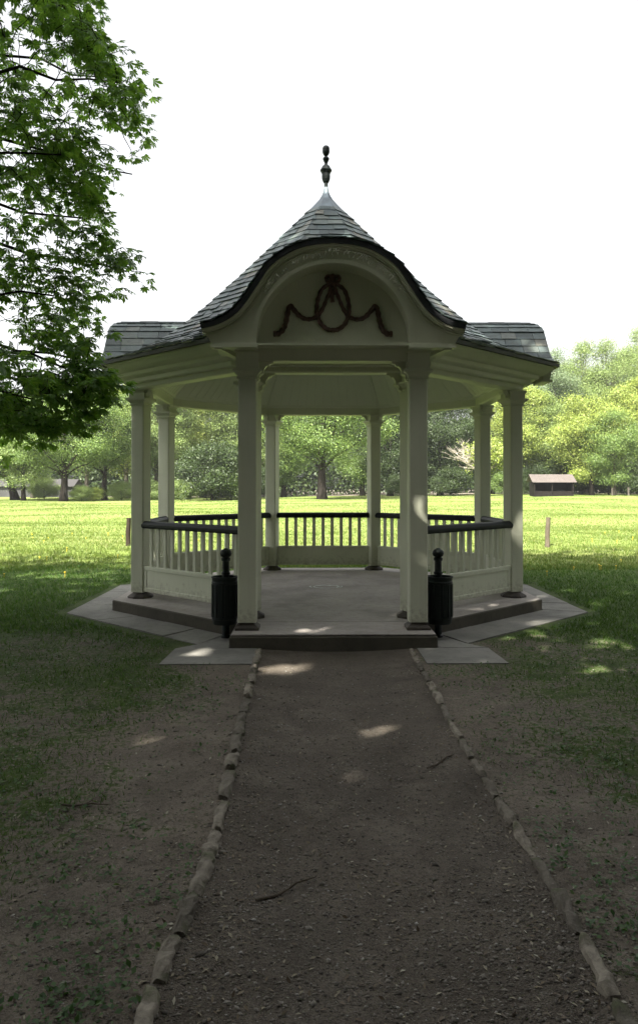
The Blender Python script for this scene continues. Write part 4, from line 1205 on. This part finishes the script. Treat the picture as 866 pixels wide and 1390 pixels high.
# shaded lawn and tufts near the path
n = 400000
y = 2.0 * (15.5 / 2.0) ** rg.random(n); x = rg.uniform(-0.80, 0.80, n) * y
c = cover(x, y)
pat = 0.5 + 0.5 * np.sin(3.1 * x + 1.7 * np.sin(2.3 * y)) * np.sin(2.9 * y + 1.3 * np.sin(1.9 * x)); pat2 = 0.5 + 0.5 * np.sin(8.3 * x + 5 * np.sin(1.3 * y)) * np.sin(7.1 * y - 2 * x)
prob = np.clip((c - 0.28) * 2.0, 0.0, 1) * np.clip(0.15 + 1.1 * pat * pat2 + smooth(0.55, 0.95, c), 0, 1)
keep = (rg.random(n) < prob) & clear(x, y) & path_clear(x, y)
x, y = x[keep], y[keep]
h = (0.010 + 0.030 * rg.random(len(x)) ** 1.8) * (1 + smooth(6.5, 9.5, y) * 0.9)
v = blades(len(x), x, y, h, 0.0035 + 0.0009 * y, 1.5, rg)
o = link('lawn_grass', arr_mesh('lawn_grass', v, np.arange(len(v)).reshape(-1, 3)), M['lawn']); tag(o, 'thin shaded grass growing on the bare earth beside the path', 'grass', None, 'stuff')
# seedlings and broad weeds
n = 9000
y = 1.9 * (13 / 1.9) ** rg.random(n); x = rg.uniform(-0.52, 0.52, n) * y
pat = np.sin(2.3 * x + 1.1 * np.sin(1.7 * y)) * np.sin(2.1 * y + x)
keep = (rg.random(n) < np.clip(0.32 + 0.45 * pat, 0.06, 1)) & clear(x, y) & path_clear(x, y)
x, y = x[keep], y[keep]; k = 5
X = np.repeat(x, k) + rg.normal(size=len(x) * k) * 0.025; Y = np.repeat(y, k) + rg.normal(size=len(x) * k) * 0.025
C = np.stack([X, Y, gh(X, Y) + rg.uniform(0.006, 0.035, len(X))], -1)
v, q = rand_quads(C, rg.normal(size=C.shape) * 0.35 + np.array([0, 0, 1]), 0.023, 0.6, r=rg)
o = link('seedlings', arr_mesh('seedlings', v, q), M['weed']); tag(o, 'small broad leaved seedlings scattered on the earth beside the path', 'seedlings', None, 'stuff')
# dandelions
n = 90
y = rg.uniform(8.5, 26, n); x = rg.uniform(-0.44, 0.44, n) * y
keep = clear(x, y, 3.6) & (np.abs(x) > 1.5); x, y = x[keep], y[keep]
fb = MB()
for a, b_ in zip(x, y):
    z = float(gh(a, b_)); hgt = random.uniform(0.05, 0.10)
    fb.lathe([(0.004, -0.01), (0.004, hgt), (0.018, hgt + 0.004), (0.019, hgt + 0.010), (0.006, hgt + 0.016)], 6, (a, b_, z))
o = fb.build('dandelions', M['flower']); tag(o, 'yellow dandelions dotted through the grass', 'dandelions', None, 'stuff')
# gravel chips on the path and earth
OCT = np.array([(1, 0, 0), (0, 1, 0), (-1, 0, 0), (0, -1, 0), (0, 0, 0.55), (0, 0, -0.5)], float)
OF = np.array([(0, 1, 4), (1, 2, 4), (2, 3, 4), (3, 0, 4), (1, 0, 5), (2, 1, 5), (3, 2, 5), (0, 3, 5)])
n = 120000
y = 1.7 * (8.0 / 1.7) ** rg.random(n); x = rg.uniform(-0.50, 0.50, n) * y
inp = ~path_clear(x, y)
clus = 0.5 + 0.5 * np.sin(2.7 * x + 1.4 * np.sin(2.0 * y)) * np.sin(3.3 * y - x)
keep = (rg.random(n) < np.where(inp, 0.35 + 0.65 * clus, 0.22)) & clear(x, y, 3.4); x, y = x[keep], y[keep]; m = len(x)
s = 0.0020 + 0.008 * rg.random(m) ** 5.0 + np.where(rg.random(m) < 0.004, 0.010, 0)
ins = ~path_clear(x, y)
ul = (x - lerp_tab(LEFT, y)) / (lerp_tab(RIGHT, y) - lerp_tab(LEFT, y)); dip = np.where(ins, 0.028 * np.clip(1 - (2 * ul - 1) ** 2, 0, 1), 0)
base = np.stack([x, y, gh(x, y) - dip + s * 0.05], -1)
a = rg.uniform(0, 2 * PI, m); ca, sa = np.cos(a), np.sin(a)
L = OCT[None] * s[:, None, None] * rg.uniform(0.6, 1.3, (m, 6, 1)); L[:, :, 0] *= rg.uniform(0.8, 1.7, (m, 1))
Vv = np.stack([L[:, :, 0] * ca[:, None] - L[:, :, 1] * sa[:, None], L[:, :, 0] * sa[:, None] + L[:, :, 1] * ca[:, None], L[:, :, 2]], -1) + base[:, None]
F = (OF[None] + 6 * np.arange(m)[:, None, None]).reshape(-1, 3)
o = link('gravel', arr_mesh('gravel', Vv.reshape(-1, 3), F), M['gravel']); tag(o, 'small stones and clods strewn over the trodden earth path', 'gravel', None, 'stuff')
# dry leaf scraps
n = 9000
y = 1.7 * (9.0 / 1.7) ** rg.random(n); x = rg.uniform(-0.52, 0.52, n) * y
edge = np.minimum(np.abs(x - lerp_tab(LEFT, y) - 0.12), np.abs(x - lerp_tab(RIGHT, y) + 0.12))
keep = (rg.random(n) < 0.30 + 0.7 * np.exp(-(edge / 0.12) ** 2)) & clear(x, y, 3.4); x, y = x[keep], y[keep]
ins = ~path_clear(x, y); ul = (x - lerp_tab(LEFT, y)) / (lerp_tab(RIGHT, y) - lerp_tab(LEFT, y)); dip = np.where(ins, 0.028 * np.clip(1 - (2 * ul - 1) ** 2, 0, 1), 0)
C = np.stack([x, y, gh(x, y) - dip + 0.006], -1)
v, q = rand_quads(C, rg.normal(size=C.shape) * 0.3 + np.array([0, 0, 1]), 0.024, 0.38, r=rg)
o = link('leaf_litter', arr_mesh('leaf_litter', v, q), M['litter']); tag(o, 'dry leaf scraps and bud scales lying on the earth', 'leaf litter', None, 'stuff')
# fallen twigs
TW = [(-0.12, 3.02, 0.30, 0.7, 'thin fallen twig lying on the path near the left stones'), (0.72, 4.45, 0.34, 0.9, 'short stick on the path beside the right stones'), (-1.15, 3.75, 0.22, 0.1, 'small dark stick on the earth left of the path')]
for x, y, L, a, lab in TW:
    b = MB(); pts = [Vector((t * L * math.cos(a), t * L * math.sin(a), 0.012 + 0.006 * math.sin(9 * t))) + Vector((random.uniform(-.008, .008), random.uniform(-.008, .008), 0)) for t in np.linspace(-0.5, 0.5, 7)]
    b.tube(pts, [0.005, 0.0055, 0.005, 0.0045, 0.004, 0.003, 0.002], 6, ref=(0, 0, 1))
    b.tube([pts[3], pts[3] + Vector((0.05 * math.cos(a + .7), 0.05 * math.sin(a + .7), 0.006))], [0.003, 0.0015], 5, ref=(0, 0, 1))
    tag(b.build('fallen_twig', M['wood'], None, (x, y, float(gh(x, y)) - 0.018 * (-.5 < x < .9))), lab, 'twig', 'twigs on the ground')

# ------------------------------------------------------------------ light, sky, camera
w = bpy.data.worlds.new('World'); scene.world = w; w.use_nodes = True
nt = w.node_tree; bg = nt.nodes['Background']
sky = nt.nodes.new('ShaderNodeTexSky'); sky.sky_type = 'NISHITA'; sky.sun_disc = False
sky.sun_elevation = SUN_EL; sky.sun_rotation = PI + SUN_AZ
sky.air_density = 1.0; sky.dust_density = 6.0; sky.ozone_density = 1.0
hs = nt.nodes.new('ShaderNodeHueSaturation'); hs.inputs['Saturation'].default_value = 0.10
nt.links.new(sky.outputs[0], hs.inputs['Color']); nt.links.new(hs.outputs[0], bg.inputs['Color'])
bg.inputs['Strength'].default_value = 0.10
sl = bpy.data.lights.new('sun', 'SUN'); sl.energy = 5.0; sl.angle = R(0.5); sl.color = (1.0, 0.95, 0.84)
so = bpy.data.objects.new('sun', sl); COL.objects.link(so)
dirv = Vector((math.sin(SUN_AZ) * math.cos(SUN_EL), math.cos(SUN_AZ) * math.cos(SUN_EL), -math.sin(SUN_EL)))
so.rotation_euler = dirv.to_track_quat('-Z', 'Y').to_euler(); so.location = (-10, -20, 30)

cam = bpy.data.cameras.new('camera'); co = bpy.data.objects.new('camera', cam); COL.objects.link(co)
cam.sensor_fit = 'HORIZONTAL'; cam.sensor_width = 36; cam.lens = 1035 / 866 * 36
cam.shift_y = -45 / 866
cam.clip_start = 0.05; cam.clip_end = 2000
co.location = (0, 0, 1.56); co.rotation_euler = (R(90 + 0.66), 0, 0)
scene.camera = co

# thin spring haze over the whole meadow
b = MB(); b.box(0, 90, 17.0, 420, 300, 39.0)
vm = bpy.data.materials.new('haze_air'); vm.use_nodes = True; vm.node_tree.nodes.clear()
vo = vm.node_tree.nodes.new('ShaderNodeOutputMaterial'); vp = vm.node_tree.nodes.new('ShaderNodeVolumePrincipled')
vp.inputs['Color'].default_value = (0.92, 0.95, 0.97, 1); vp.inputs['Density'].default_value = 0.00024; vp.inputs['Anisotropy'].default_value = 0.3
vm.node_tree.links.new(vp.outputs[0], vo.inputs['Volume'])
hz_ = b.build('haze', vm); hz_['kind'] = 'stuff'; hz_['label'] = 'thin pale haze hanging over the meadow and the far trees'

scene.view_settings.view_transform = 'Standard'; scene.view_settings.look = 'None'
scene.view_settings.exposure = 2.2; scene.view_settings.gamma = 1.0; scene.view_settings.use_curve_mapping = False
scene.render.engine = 'CYCLES'
cy = scene.cycles
cy.use_denoising = True
cy.max_bounces = 7; cy.diffuse_bounces = 4; cy.glossy_bounces = 2; cy.transmission_bounces = 4; cy.transparent_max_bounces = 4
cy.sample_clamp_indirect = 6.0
cy.volume_bounces = 0
